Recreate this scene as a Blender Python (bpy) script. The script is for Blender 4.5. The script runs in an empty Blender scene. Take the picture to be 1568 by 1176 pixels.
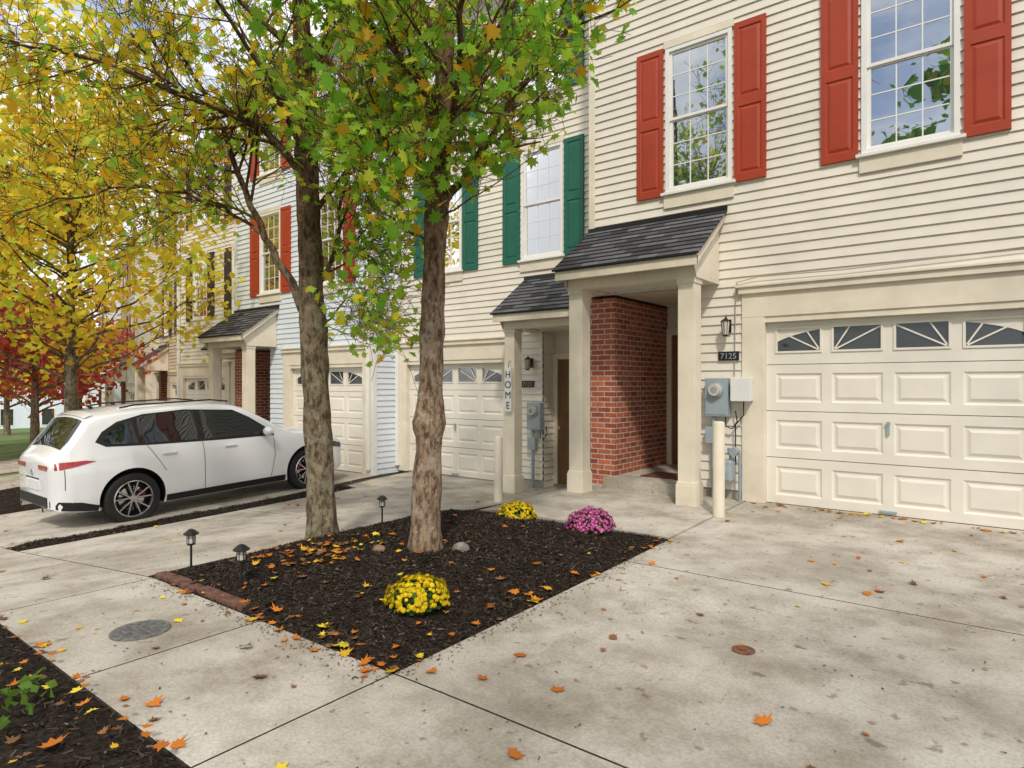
import bpy, bmesh, math, random
import numpy as np
from mathutils import Vector, Matrix, noise as mnoise
random.seed(7)
rng = np.random.default_rng(7)
scene = bpy.context.scene
COL = scene.collection

# ------------------------------------------------------------------ materials
MATS = {}
def nn(nt, t, **kw):
    n = nt.nodes.new(t)
    for k, v in kw.items():
        if k in n.inputs: n.inputs[k].default_value = v
        else: setattr(n, k, v)
    return n
def base_mat(name):
    m = bpy.data.materials.new(name); m.use_nodes = True
    nt = m.node_tree
    p = nt.nodes['Principled BSDF']
    MATS[name] = m
    return m, nt, p
def c4(c): return (c[0], c[1], c[2], 1.0)
def simple(name, col, rough=0.6, var=0.12, scale=4.0, bump=0.0, bscale=60.0, metal=0.0, coat=0.0, dirt=None, spec=0.4, bdist=0.01):
    m, nt, p = base_mat(name)
    p.inputs['Roughness'].default_value = rough
    p.inputs['Metallic'].default_value = metal
    p.inputs['Specular IOR Level'].default_value = spec
    if coat: 
        p.inputs['Coat Weight'].default_value = coat
        p.inputs['Coat Roughness'].default_value = 0.04
    geo = nn(nt, 'ShaderNodeNewGeometry')
    n1 = nn(nt, 'ShaderNodeTexNoise'); n1.inputs['Scale'].default_value = scale; n1.inputs['Detail'].default_value = 3; n1.inputs['Roughness'].default_value = 0.65
    nt.links.new(geo.outputs['Position'], n1.inputs['Vector'])
    r = nn(nt, 'ShaderNodeValToRGB')
    r.color_ramp.elements[0].position = 0.3; r.color_ramp.elements[1].position = 0.7
    d = dirt if dirt else [c*(1-var*1.6) for c in col]
    r.color_ramp.elements[0].color = c4(d)
    r.color_ramp.elements[1].color = c4([min(1, c*(1+var*0.5)) for c in col])
    nt.links.new(n1.outputs['Fac'], r.inputs['Fac'])
    nt.links.new(r.outputs['Color'], p.inputs['Base Color'])
    if bump > 0:
        n2 = nn(nt, 'ShaderNodeTexNoise'); n2.inputs['Scale'].default_value = bscale; n2.inputs['Detail'].default_value = 2
        nt.links.new(geo.outputs['Position'], n2.inputs['Vector'])
        b = nn(nt, 'ShaderNodeBump'); b.inputs['Strength'].default_value = bump; b.inputs['Distance'].default_value = bdist
        nt.links.new(n2.outputs['Fac'], b.inputs['Height'])
        nt.links.new(b.outputs['Normal'], p.inputs['Normal'])
    return m

simple('siding_cream', (0.75, 0.70, 0.61), 0.5, 0.07, 1.1, 0.6, 2.2, bdist=0.03)
simple('siding_tan', (0.62, 0.53, 0.42), 0.55, 0.05, 0.9)
simple('siding_blue', (0.68, 0.74, 0.81), 0.55, 0.05, 0.9)
simple('siding_white', (0.74, 0.74, 0.72), 0.55, 0.05, 0.9)
simple('trim_cream', (0.76, 0.69, 0.56), 0.5, 0.09, 2.4)
simple('garage_white', (0.78, 0.74, 0.66), 0.42, 0.06, 1.4, 0.4, 2.5, bdist=0.02)
simple('white_vinyl', (0.8, 0.79, 0.76), 0.4, 0.04, 3.0)
simple('shutter_red', (0.38, 0.045, 0.015), 0.5, 0.08, 3.0, 0.08, 60)
simple('shutter_green', (0.010, 0.12, 0.08), 0.5, 0.1, 3.0, 0.08, 60)
simple('shutter_dark', (0.05, 0.035, 0.03), 0.5, 0.1, 3.0)
simple('door_brown', (0.20, 0.10, 0.045), 0.45, 0.12, 3.0)
simple('foundation', (0.35, 0.33, 0.30), 0.9, 0.12, 5, 0.3, 40)
simple('joint_dirt', (0.075, 0.06, 0.045), 0.95, 0.3, 30)
simple('black_metal', (0.015, 0.015, 0.015), 0.4, 0.1, 5)
simple('grey_metal', (0.33, 0.40, 0.44), 0.45, 0.08, 6, metal=0.1)
simple('pipe_grey', (0.27, 0.33, 0.37), 0.5, 0.1, 6)
simple('plastic_white', (0.72, 0.73, 0.72), 0.4, 0.04, 4)
simple('lamp_glass', (0.55, 0.52, 0.45), 0.1, 0.05, 4)
simple('asphalt', (0.05, 0.05, 0.052), 0.9, 0.2, 3, 0.4, 120)
simple('car_paint', (0.80, 0.81, 0.83), 0.25, 0.01, 1, coat=1.0)
simple('car_black', (0.012, 0.012, 0.013), 0.5, 0.05, 5)
simple('car_seam', (0.03, 0.03, 0.03), 0.6, 0.05, 5)
simple('tyre', (0.018, 0.018, 0.018), 0.8, 0.2, 20)
simple('rim_dark', (0.035, 0.035, 0.04), 0.25, 0.05, 5, metal=0.6)
simple('rim_silver', (0.6, 0.6, 0.62), 0.25, 0.05, 5, metal=0.9)
simple('caliper_red', (0.55, 0.02, 0.015), 0.4, 0.05, 5)
simple('tail_red', (0.40, 0.01, 0.012), 0.12, 0.05, 5, coat=1.0)
simple('chrome', (0.7, 0.7, 0.7), 0.15, 0.02, 5, metal=1.0)
simple('rock_grey', (0.24, 0.22, 0.19), 0.9, 0.3, 25, 0.6, 60)
simple('rock_brown', (0.26, 0.17, 0.11), 0.9, 0.3, 25, 0.6, 60)
simple('paver_red', (0.17, 0.08, 0.06), 0.9, 0.35, 12, 0.5, 60)
simple('cast_iron', (0.22, 0.22, 0.22), 0.6, 0.3, 30, 0.5, 120, metal=0.4)
simple('rust', (0.20, 0.09, 0.045), 0.8, 0.35, 30, 0.5, 120)
simple('door_mat', (0.14, 0.05, 0.03), 0.95, 0.3, 30, 0.5, 120)

def glass_mat(name, dark, fac, fk=0.5):
    m, nt, p = base_mat(name)
    nt.nodes.remove(p)
    out = nt.nodes['Material Output']
    d = nn(nt, 'ShaderNodeBsdfDiffuse'); 
    geo = nn(nt, 'ShaderNodeNewGeometry')
    n = nn(nt, 'ShaderNodeTexNoise'); n.inputs['Scale'].default_value = 1.7
    nt.links.new(geo.outputs['Position'], n.inputs['Vector'])
    r = nn(nt, 'ShaderNodeValToRGB')
    r.color_ramp.elements[0].color = c4([c*0.5 for c in dark]); r.color_ramp.elements[1].color = c4([c*1.7 for c in dark])
    nt.links.new(n.outputs['Fac'], r.inputs['Fac']); nt.links.new(r.outputs['Color'], d.inputs['Color'])
    g = nn(nt, 'ShaderNodeBsdfGlossy'); g.inputs['Roughness'].default_value = 0.012
    g.inputs['Color'].default_value = (0.92, 0.96, 1.0, 1)
    b = nn(nt, 'ShaderNodeBump'); b.inputs['Strength'].default_value = 0.12; b.inputs['Distance'].default_value = 0.02
    n2 = nn(nt, 'ShaderNodeTexNoise'); n2.inputs['Scale'].default_value = 2.6; n2.inputs['Detail'].default_value = 1
    nt.links.new(geo.outputs['Position'], n2.inputs['Vector'])
    nt.links.new(n2.outputs['Fac'], b.inputs['Height']); nt.links.new(b.outputs['Normal'], g.inputs['Normal'])
    mx = nn(nt, 'ShaderNodeMixShader')
    lw = nn(nt, 'ShaderNodeLayerWeight'); lw.inputs['Blend'].default_value = 0.35
    ma = nn(nt, 'ShaderNodeMath', operation='MULTIPLY_ADD'); ma.inputs[1].default_value = fk; ma.inputs[2].default_value = fac
    ma.use_clamp = True
    nt.links.new(lw.outputs['Fresnel'], ma.inputs[0])
    nt.links.new(ma.outputs[0], mx.inputs['Fac'])
    nt.links.new(d.outputs[0], mx.inputs[1]); nt.links.new(g.outputs[0], mx.inputs[2])
    nt.links.new(mx.outputs[0], out.inputs['Surface'])
glass_mat('window_glass', (0.03, 0.035, 0.04), 0.45)
glass_mat('garage_glass', (0.03, 0.035, 0.04), 0.05, 0.25)
glass_mat('car_glass', (0.010, 0.012, 0.013), 0.06, 0.5)

def concrete():
    m, nt, p = base_mat('concrete')
    p.inputs['Roughness'].default_value = 0.88
    p.inputs['Specular IOR Level'].default_value = 0.25
    geo = nn(nt, 'ShaderNodeNewGeometry')
    def noi(s, d=6, r=0.6, off=0.0):
        n = nn(nt, 'ShaderNodeTexNoise'); n.inputs['Scale'].default_value = s; n.inputs['Detail'].default_value = d; n.inputs['Roughness'].default_value = r
        if off:
            mp = nn(nt, 'ShaderNodeMapping'); mp.inputs['Location'].default_value = (off, off*1.7, 0)
            nt.links.new(geo.outputs['Position'], mp.inputs['Vector']); nt.links.new(mp.outputs[0], n.inputs['Vector'])
        else: nt.links.new(geo.outputs['Position'], n.inputs['Vector'])
        return n
    def ramp(src, a, ca, b, cb):
        r = nn(nt, 'ShaderNodeValToRGB'); e = r.color_ramp.elements
        e[0].position = a; e[0].color = c4(ca); e[1].position = b; e[1].color = c4(cb)
        nt.links.new(src, r.inputs['Fac']); return r
    def mul(a, b, f=1.0):
        x = nn(nt, 'ShaderNodeMix', data_type='RGBA', blend_type='MULTIPLY'); x.inputs[0].default_value = f
        nt.links.new(a, x.inputs[6]); nt.links.new(b, x.inputs[7]); return x.outputs[2]
    big = ramp(noi(0.6, 4, 0.6).outputs['Fac'], 0.36, (0.43, 0.39, 0.335), 0.60, (0.60, 0.565, 0.505))
    med = ramp(noi(2.4, 6, 0.72).outputs['Fac'], 0.36, (0.70, 0.67, 0.62), 0.56, (1, 1, 1))
    blot = ramp(noi(1.1, 5, 0.65, 13.0).outputs['Fac'], 0.40, (0.72, 0.70, 0.66), 0.50, (1, 1, 1))
    fine = ramp(noi(60, 3, 0.75).outputs['Fac'], 0.3, (0.66, 0.64, 0.61), 0.62, (1, 1, 1))
    spots = ramp(noi(11, 3, 0.5).outputs['Fac'], 0.28, (0.45, 0.40, 0.34), 0.35, (1, 1, 1))
    redst = ramp(noi(1.3, 5, 0.75, 4.0).outputs['Fac'], 0.62, (1, 1, 1), 0.74, (1.0, 0.76, 0.62))
    o = mul(big.outputs['Color'], med.outputs['Color'], 0.7)
    o = mul(o, blot.outputs['Color'], 0.6)
    o = mul(o, fine.outputs['Color'], 0.8)
    o = mul(o, spots.outputs['Color'], 0.75)
    o = mul(o, redst.outputs['Color'], 0.9)
    nt.links.new(o, p.inputs['Base Color'])
    b = nn(nt, 'ShaderNodeBump'); b.inputs['Strength'].default_value = 0.4; b.inputs['Distance'].default_value = 0.006
    nt.links.new(noi(90, 3, 0.7).outputs['Fac'], b.inputs['Height']); nt.links.new(b.outputs['Normal'], p.inputs['Normal'])
concrete()

def brick():
    m, nt, p = base_mat('brick')
    p.inputs['Roughness'].default_value = 0.85
    tc = nn(nt, 'ShaderNodeTexCoord'); sp = nn(nt, 'ShaderNodeSeparateXYZ'); nt.links.new(tc.outputs['Object'], sp.inputs[0])
    a = nn(nt, 'ShaderNodeMath', operation='ADD'); nt.links.new(sp.outputs['X'], a.inputs[0]); nt.links.new(sp.outputs['Y'], a.inputs[1])
    cb = nn(nt, 'ShaderNodeCombineXYZ'); nt.links.new(a.outputs[0], cb.inputs[0]); nt.links.new(sp.outputs['Z'], cb.inputs[1])
    bt = nn(nt, 'ShaderNodeTexBrick'); bt.inputs['Scale'].default_value = 1.0
    bt.inputs['Brick Width'].default_value = 0.205; bt.inputs['Row Height'].default_value = 0.072; bt.inputs['Mortar Size'].default_value = 0.007
    bt.inputs['Color1'].default_value = (0.46, 0.125, 0.06, 1); bt.inputs['Color2'].default_value = (0.22, 0.055, 0.035, 1); bt.inputs['Mortar'].default_value = (0.52, 0.44, 0.37, 1)
    nt.links.new(cb.outputs[0], bt.inputs['Vector'])
    n = nn(nt, 'ShaderNodeTexNoise'); n.inputs['Scale'].default_value = 14; nt.links.new(cb.outputs[0], n.inputs['Vector'])
    mx = nn(nt, 'ShaderNodeMix', data_type='RGBA', blend_type='OVERLAY'); mx.inputs[0].default_value = 0.45
    nt.links.new(bt.outputs['Color'], mx.inputs[6]); nt.links.new(n.outputs['Fac'], mx.inputs[7])
    nt.links.new(mx.outputs[2], p.inputs['Base Color'])
    b = nn(nt, 'ShaderNodeBump', invert=True); b.inputs['Strength'].default_value = 0.8; b.inputs['Distance'].default_value = 0.008
    nt.links.new(bt.outputs['Fac'], b.inputs['Height']); nt.links.new(b.outputs['Normal'], p.inputs['Normal'])
brick()

def shingle():
    m, nt, p = base_mat('shingle')
    p.inputs['Roughness'].default_value = 0.95
    tc = nn(nt, 'ShaderNodeTexCoord'); sp = nn(nt, 'ShaderNodeSeparateXYZ'); nt.links.new(tc.outputs['Object'], sp.inputs[0])
    cb = nn(nt, 'ShaderNodeCombineXYZ'); nt.links.new(sp.outputs['X'], cb.inputs[0]); nt.links.new(sp.outputs['Y'], cb.inputs[1])
    bt = nn(nt, 'ShaderNodeTexBrick'); bt.inputs['Scale'].default_value = 1.0
    bt.inputs['Brick Width'].default_value = 0.26; bt.inputs['Row Height'].default_value = 0.093; bt.inputs['Mortar Size'].default_value = 0.003
    bt.inputs['Color1'].default_value = (0.13, 0.13, 0.14, 1); bt.inputs['Color2'].default_value = (0.022, 0.022, 0.026, 1); bt.inputs['Mortar'].default_value = (0.01, 0.01, 0.01, 1)
    nt.links.new(cb.outputs[0], bt.inputs['Vector'])
    n = nn(nt, 'ShaderNodeTexNoise'); n.inputs['Scale'].default_value = 90; nt.links.new(tc.outputs['Object'], n.inputs['Vector'])
    mx = nn(nt, 'ShaderNodeMix', data_type='RGBA', blend_type='OVERLAY'); mx.inputs[0].default_value = 0.6
    nt.links.new(bt.outputs['Color'], mx.inputs[6]); nt.links.new(n.outputs['Fac'], mx.inputs[7])
    nt.links.new(mx.outputs[2], p.inputs['Base Color'])
shingle()

def bark(name, c1, c2, c3):
    m, nt, p = base_mat(name)
    p.inputs['Roughness'].default_value = 0.95; p.inputs['Specular IOR Level'].default_value = 0.15
    tc = nn(nt, 'ShaderNodeNewGeometry'); mp = nn(nt, 'ShaderNodeMapping'); mp.inputs['Scale'].default_value = (1, 1, 0.4)
    nt.links.new(tc.outputs['Position'], mp.inputs['Vector'])
    n1 = nn(nt, 'ShaderNodeTexNoise'); n1.inputs['Scale'].default_value = 24; n1.inputs['Detail'].default_value = 6; n1.inputs['Roughness'].default_value = 0.72
    nt.links.new(mp.outputs[0], n1.inputs['Vector'])
    n2 = nn(nt, 'ShaderNodeTexNoise'); n2.inputs['Scale'].default_value = 7.5; n2.inputs['Detail'].default_value = 5; n2.inputs['Roughness'].default_value = 0.7
    nt.links.new(tc.outputs['Position'], n2.inputs['Vector'])
    r1 = nn(nt, 'ShaderNodeValToRGB'); e = r1.color_ramp.elements; e[0].position = 0.40; e[0].color = c4(c1); e[1].position = 0.58; e[1].color = c4(c2)
    nt.links.new(n1.outputs['Fac'], r1.inputs['Fac'])
    r2 = nn(nt, 'ShaderNodeValToRGB'); e = r2.color_ramp.elements; e[0].position = 0.52; e[0].color = (0, 0, 0, 1); e[1].position = 0.60; e[1].color = (0.7, 0.7, 0.7, 1)
    nt.links.new(n2.outputs['Fac'], r2.inputs['Fac'])
    mx = nn(nt, 'ShaderNodeMix', data_type='RGBA'); mx.inputs[7].default_value = c4(c3)
    nt.links.new(r2.outputs['Color'], mx.inputs[0]); nt.links.new(r1.outputs['Color'], mx.inputs[6])
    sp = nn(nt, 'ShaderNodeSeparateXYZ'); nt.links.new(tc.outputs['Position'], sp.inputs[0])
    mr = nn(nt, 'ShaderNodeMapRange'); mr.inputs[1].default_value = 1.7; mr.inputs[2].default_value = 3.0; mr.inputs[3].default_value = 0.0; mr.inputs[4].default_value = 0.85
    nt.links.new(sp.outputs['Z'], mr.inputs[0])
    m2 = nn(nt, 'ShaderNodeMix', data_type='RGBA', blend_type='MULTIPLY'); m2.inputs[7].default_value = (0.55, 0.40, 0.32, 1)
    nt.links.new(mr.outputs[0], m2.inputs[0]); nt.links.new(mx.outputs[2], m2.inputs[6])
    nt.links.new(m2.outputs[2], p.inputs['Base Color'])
    b = nn(nt, 'ShaderNodeBump'); b.inputs['Strength'].default_value = 1.0; b.inputs['Distance'].default_value = 0.025
    nt.links.new(n1.outputs['Fac'], b.inputs['Height']); nt.links.new(b.outputs['Normal'], p.inputs['Normal'])
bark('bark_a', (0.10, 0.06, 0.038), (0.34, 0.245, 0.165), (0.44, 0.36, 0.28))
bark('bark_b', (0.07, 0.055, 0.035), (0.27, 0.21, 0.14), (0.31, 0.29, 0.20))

def attr_mat(name, transl=0.0, rough=0.6, spec=0.3):
    m, nt, p = base_mat(name)
    at = nn(nt, 'ShaderNodeAttribute', attribute_name='Col')
    nt.links.new(at.outputs['Color'], p.inputs['Base Color'])
    p.inputs['Roughness'].default_value = rough; p.inputs['Specular IOR Level'].default_value = spec
    if transl > 0:
        out = nt.nodes['Material Output']
        t = nn(nt, 'ShaderNodeBsdfTranslucent')
        nt.links.new(at.outputs['Color'], t.inputs['Color'])
        mx = nn(nt, 'ShaderNodeMixShader'); mx.inputs[0].default_value = transl
        nt.links.new(p.outputs[0], mx.inputs[1]); nt.links.new(t.outputs[0], mx.inputs[2]); nt.links.new(mx.outputs[0], out.inputs['Surface'])
attr_mat('leaf', 0.6, 0.5)
attr_mat('dry_leaf', 0.1, 0.7)
attr_mat('chip', 0.0, 0.9, 0.15)
attr_mat('petal', 0.25, 0.7, 0.2)

def ground_mat():
    m, nt, p = base_mat('ground')
    p.inputs['Roughness'].default_value = 0.95
    geo = nn(nt, 'ShaderNodeNewGeometry')
    n = nn(nt, 'ShaderNodeTexNoise'); n.inputs['Scale'].default_value = 1.2; n.inputs['Detail'].default_value = 8
    nt.links.new(geo.outputs['Position'], n.inputs['Vector'])
    r = nn(nt, 'ShaderNodeValToRGB'); e = r.color_ramp.elements; e[0].position = .35; e[0].color = (0.07, 0.12, 0.025, 1); e[1].position = .7; e[1].color = (0.16, 0.22, 0.05, 1)
    nt.links.new(n.outputs['Fac'], r.inputs['Fac'])
    sp = nn(nt, 'ShaderNodeSeparateXYZ'); nt.links.new(geo.outputs['Position'], sp.inputs[0])
    mr = nn(nt, 'ShaderNodeMapRange'); mr.inputs[1].default_value = -17; mr.inputs[2].default_value = -20
    nt.links.new(sp.outputs['X'], mr.inputs[0])
    mx = nn(nt, 'ShaderNodeMix', data_type='RGBA'); mx.inputs[6].default_value = (0.035, 0.026, 0.018, 1)
    nt.links.new(mr.outputs[0], mx.inputs[0]); nt.links.new(r.outputs['Color'], mx.inputs[7])
    nt.links.new(mx.outputs[2], p.inputs['Base Color'])
ground_mat()
simple('mulch', (0.036, 0.027, 0.021), 0.95, 0.5, 30, 1.0, 60, spec=0.1)

# ------------------------------------------------------------------ mesh builder
class MB:
    def __init__(self, sx=1.0):
        self.v = []; self.f = []; self.m = []; self.sx = sx
    def vert(self, p):
        self.v.append((p[0]*self.sx, p[1], p[2])); return len(self.v)-1
    def face(self, pts, mat):
        self.f.append([self.vert(p) for p in pts]); self.m.append(mat)
    def box(self, x0, x1, y0, y1, z0, z1, mat):
        if x0 > x1: x0, x1 = x1, x0
        i = [self.vert(p) for p in [(x0,y0,z0),(x1,y0,z0),(x1,y1,z0),(x0,y1,z0),(x0,y0,z1),(x1,y0,z1),(x1,y1,z1),(x0,y1,z1)]]
        for q in [(0,3,2,1),(4,5,6,7),(0,1,5,4),(1,2,6,5),(2,3,7,6),(3,0,4,7)]:
            self.f.append([i[k] for k in q]); self.m.append(mat)
    def tube(self, pts, radii, n, mat, caps=True, jit=None):
        pts = [Vector(p) for p in pts]
        rings = []
        a = Vector((1, 0, 0))
        for i, p in enumerate(pts):
            d = (pts[min(i+1, len(pts)-1)] - pts[max(i-1, 0)])
            if d.length < 1e-9: d = Vector((0, 0, 1))
            d.normalize()
            a = a - d*a.dot(d)
            if a.length < 1e-3: 
                a = Vector((0, 1, 0)) - d*d.y
            a.normalize(); b = d.cross(a)
            ring = []
            for k in range(n):
                t = 2*math.pi*k/n
                off = a*math.cos(t) + b*math.sin(t)
                r = radii[i]
                if jit: r *= jit(p, off, i)
                ring.append(self.vert(p + off*r))
            rings.append(ring)
        for i in range(len(rings)-1):
            for k in range(n):
                self.f.append([rings[i][k], rings[i][(k+1) % n], rings[i+1][(k+1) % n], rings[i+1][k]]); self.m.append(mat)
        if caps:
            self.f.append(rings[0][::-1]); self.m.append(mat); self.f.append(rings[-1]); self.m.append(mat)
    def cyl(self, p0, p1, r0, mat, n=16, r1=None):
        self.tube([p0, p1], [r0, r0 if r1 is None else r1], n, mat)
    def sphere(self, c, r, mat, n=10, sc=(1, 1, 1)):
        rings = []
        for i in range(n+1):
            ph = math.pi*i/n
            ring = [self.vert((c[0]+r*sc[0]*math.sin(ph)*math.cos(2*math.pi*k/(2*n)), c[1]+r*sc[1]*math.sin(ph)*math.sin(2*math.pi*k/(2*n)), c[2]+r*sc[2]*math.cos(ph))) for k in range(2*n)]
            rings.append(ring)
        for i in range(n):
            for k in range(2*n):
                self.f.append([rings[i][k], rings[i+1][k], rings[i+1][(k+1) % (2*n)], rings[i][(k+1) % (2*n)]]); self.m.append(mat)
    def build(self, name, parent=None, smooth=False, loc=None, rotz=None, bevel=0.0):
        me = bpy.data.meshes.new(name)
        me.from_pydata(self.v, [], self.f)
        names = []
        for m in self.m:
            if m not in names: names.append(m)
        for m in names: me.materials.append(MATS[m])
        idx = {m: i for i, m in enumerate(names)}
        me.polygons.foreach_set('material_index', [idx[m] for m in self.m])
        if smooth:
            me.polygons.foreach_set('use_smooth', [True]*len(me.polygons))
            me.set_sharp_from_angle(angle=math.radians(40))
        me.update()
        o = bpy.data.objects.new(name, me); COL.objects.link(o)
        if parent: o.parent = parent
        if loc: o.location = loc
        if rotz: o.rotation_euler = (0, 0, rotz)
        if bevel > 0:
            md = o.modifiers.new('bevel', 'BEVEL'); md.width = bevel; md.segments = 2; md.limit_method = 'ANGLE'
        return o
def empty(name, loc=(0, 0, 0), rotz=0):
    e = bpy.data.objects.new(name, None); COL.objects.link(e); e.location = loc; e.rotation_euler = (0, 0, rotz); e.empty_display_size = 0.2
    return e

# ------------------------------------------------------------------ terrain
def S(x): return float(np.interp(x, [-80,-49,-31,-20,-12,-9,-5.3,-2,10,60], [-3,-2.1,-1.45,-1.0,-.72,-.52,-.14,-.1,-.05,0]))
def G(x): return float(np.interp(x, [-80,-49,-31,-20,-10,-5.7,-4.7,60], [-2.9,-1.8,-.95,-.66,-.40,-.36,-.02,-.02]))
def g(x, y):
    f = min(1, max(0, (y-2.2)/5.5))**1.3
    return S(x)*(1-f) + G(x)*f
xs = list(np.concatenate([[-400,-250,-150,-110,-90], np.arange(-80,-20,1.5), np.arange(-20,4,0.3), np.arange(4,20,1.5),[30,60,120,250,400]]))
ys = list(np.concatenate([[-400,-200,-100,-50,-30,-20,-14], np.arange(-10,1,0.8), np.arange(1,10,0.3), np.arange(10,30,2),[40,60,100,200,400]]))
def gg(x, y):
    z = g(x, y)
    if y < -0.55: z -= 0.16
    return z
mb = MB()
nx, ny = len(xs), len(ys)
mb.v = [(x, y, gg(x, y)) for x in xs for y in ys]
for i in range(nx-1):
    for j in range(ny-1):
        a = i*ny+j; mb.f.append([a, a+ny, a+ny+1, a+1]); mb.m.append('ground')
mb.build('ground', smooth=True)

def slab(mb, c, mat='concrete', up=0.02, gap=0.006, step=0.3, depth=0.1, skirt='joint_dirt'):
    cx = sum(p[0] for p in c)/4; cy = sum(p[1] for p in c)/4
    cc = []
    for (x, y) in c:
        cc.append((x + (gap if x < cx else -gap), y + (gap if y < cy else -gap)))
    L = max(abs(cc[1][0]-cc[0][0]), abs(cc[2][0]-cc[3][0])); W = max(abs(cc[3][1]-cc[0][1]), abs(cc[2][1]-cc[1][1]))
    nu = max(1, int(L/step)); nv = max(1, int(W/step))
    idx = {}
    for i in range(nu+1):
        for j in range(nv+1):
            u = i/nu; v = j/nv
            x = (cc[0][0]*(1-u)+cc[1][0]*u)*(1-v) + (cc[3][0]*(1-u)+cc[2][0]*u)*v
            y = (cc[0][1]*(1-u)+cc[1][1]*u)*(1-v) + (cc[3][1]*(1-u)+cc[2][1]*u)*v
            idx[i, j] = mb.vert((x, y, g(x, y)+up))
    for i in range(nu):
        for j in range(nv):
            mb.f.append([idx[i, j], idx[i+1, j], idx[i+1, j+1], idx[i, j+1]]); mb.m.append(mat)
    edge = [(i, 0) for i in range(nu+1)] + [(nu, j) for j in range(1, nv+1)] + [(i, nv) for i in range(nu-1, -1, -1)] + [(0, j) for j in range(nv-1, -1, -1)]
    for k in range(len(edge)-1):
        a = mb.v[idx[edge[k]]]; b = mb.v[idx[edge[k+1]]]
        mb.face([(a[0], a[1], a[2]), (a[0], a[1], a[2]-depth), (b[0], b[1], b[2]-depth), (b[0], b[1], b[2])], skirt)
def rect(x0, x1, y0, y1): return [(x0, y0), (x1, y0), (x1, y1), (x0, y1)]

mb = MB()
jx = [10, 8.2, 6.4, 4.6, 2.8, 1.3, 0.03, -2.5, -3.75, -5.3]
x = -5.3
while x > -58: x -= 1.75; jx.append(x)
for a, b in zip(jx[:-1], jx[1:]): slab(mb, rect(b, a, 1.17, 2.2))
mb.build('sidewalk')
drives = [
  ('driveway', [[(-2.5,2.2),(0.03,2.2),(0.10,4.7),(-2.5,4.7)], [(-2.5,4.7),(0.10,4.7),(0.25,7.8),(-2.5,7.8)], rect(-2.5,0.03,-0.5,1.17)]),
  ('driveway', [[(-8.75,2.2),(-5.42,2.2),(-5.65,4.9),(-8.85,4.9)], [(-8.85,4.9),(-5.65,4.9),(-5.0,8.9),(-9.6,8.9)], rect(-8.75,-5.4,-0.5,1.17)]),
  ('driveway', [[(-12.8,2.2),(-9.25,2.2),(-9.3,5),(-12.8,5)], [(-12.8,5),(-9.3,5),(-9.7,8.2),(-12.8,8.2)], rect(-12.8,-9.3,-0.5,1.17)]),
  ('driveway', [rect(-19.3,-16.2,2.2,5), rect(-19.8,-16.2,5,9.3), rect(-19.3,-16.2,-0.5,1.17)]),
  ('driveway', [rect(-24,-20,2.2,5.5), rect(-24,-20.4,5.5,10.2)]),
]
for nme, sl in drives:
    mb = MB()
    for s in sl: slab(mb, s)
    mb.build(nme)
mb = MB()
slab(mb, [(-4.9,5.62),(-2.5,5.55),(-2.5,7.8),(-4.95,7.8)], up=0.035, depth=0.4, skirt='concrete')
mb.box(-4.30, -3.06, 7.46, 9.45, -0.1, 0.15, 'concrete')
mb.box(-3.95, -3.35, 7.85, 8.35, 0.15, 0.165, 'door_mat')
mb.build('front_walkway')
mb = MB()
for i in range(60):
    xa = 20-1.6*i; xb = xa-1.6
    mb.face([(xa,-0.62,S(xa)-0.15),(xa,-8.5,S(xa)-0.15),(xb,-8.5,S(xb)-0.15),(xb,-0.62,S(xb)-0.15)], 'asphalt')
mb.build('street')
mb = MB()
for i in range(60):
    xa = 20-1.6*i; xb = xa-1.6
    for (y0, y1) in ((-0.62, -0.48), (-8.65, -8.5)):
        mb.face([(xa,y0,S(xa)-0.0),(xa,y1,S(xa)-0.0),(xb,y1,S(xb)-0.0),(xb,y0,S(xb)-0.0)], 'foundation')
        mb.face([(xa,y0,S(xa)),(xa,y0,S(xa)-0.3),(xb,y0,S(xb)-0.3),(xb,y0,S(xb))], 'foundation')
        mb.face([(xa,y1,S(xa)),(xa,y1,S(xa)-0.3),(xb,y1,S(xb)-0.3),(xb,y1,S(xb))], 'foundation')
mb.build('kerb')

# ------------------------------------------------------------------ mulch beds
class Bed:
    def __init__(s, corners, mound=0.10, rise=0.6): s.c = corners; s.mound = mound; s.rise = rise
    def pos(s, u, v):
        c = s.c
        x = (c[0][0]*(1-u)+c[1][0]*u)*(1-v) + (c[3][0]*(1-u)+c[2][0]*u)*v
        y = (c[0][1]*(1-u)+c[1][1]*u)*(1-v) + (c[3][1]*(1-u)+c[2][1]*u)*v
        return x, y
    def h(s, u, v):
        x, y = s.pos(u, v)
        L = s.c[1][0]-s.c[0][0]; W = s.c[3][1]-s.c[0][1]
        d = min(u*L, (1-u)*L, v*W, (1-v)*W)
        t = min(1, max(0, d/s.rise)); t = t*t*(3-2*t)
        n = mnoise.fractal((x*6, y*6, 0), 1.0, 2.0, 3)*0.016 + mnoise.noise((x*1.3, y*1.3, 3))*0.03*t
        edge = min(1, d/0.06)
        return g(x, y) + 0.008 + 0.022*edge + s.mound*t + n*edge
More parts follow.
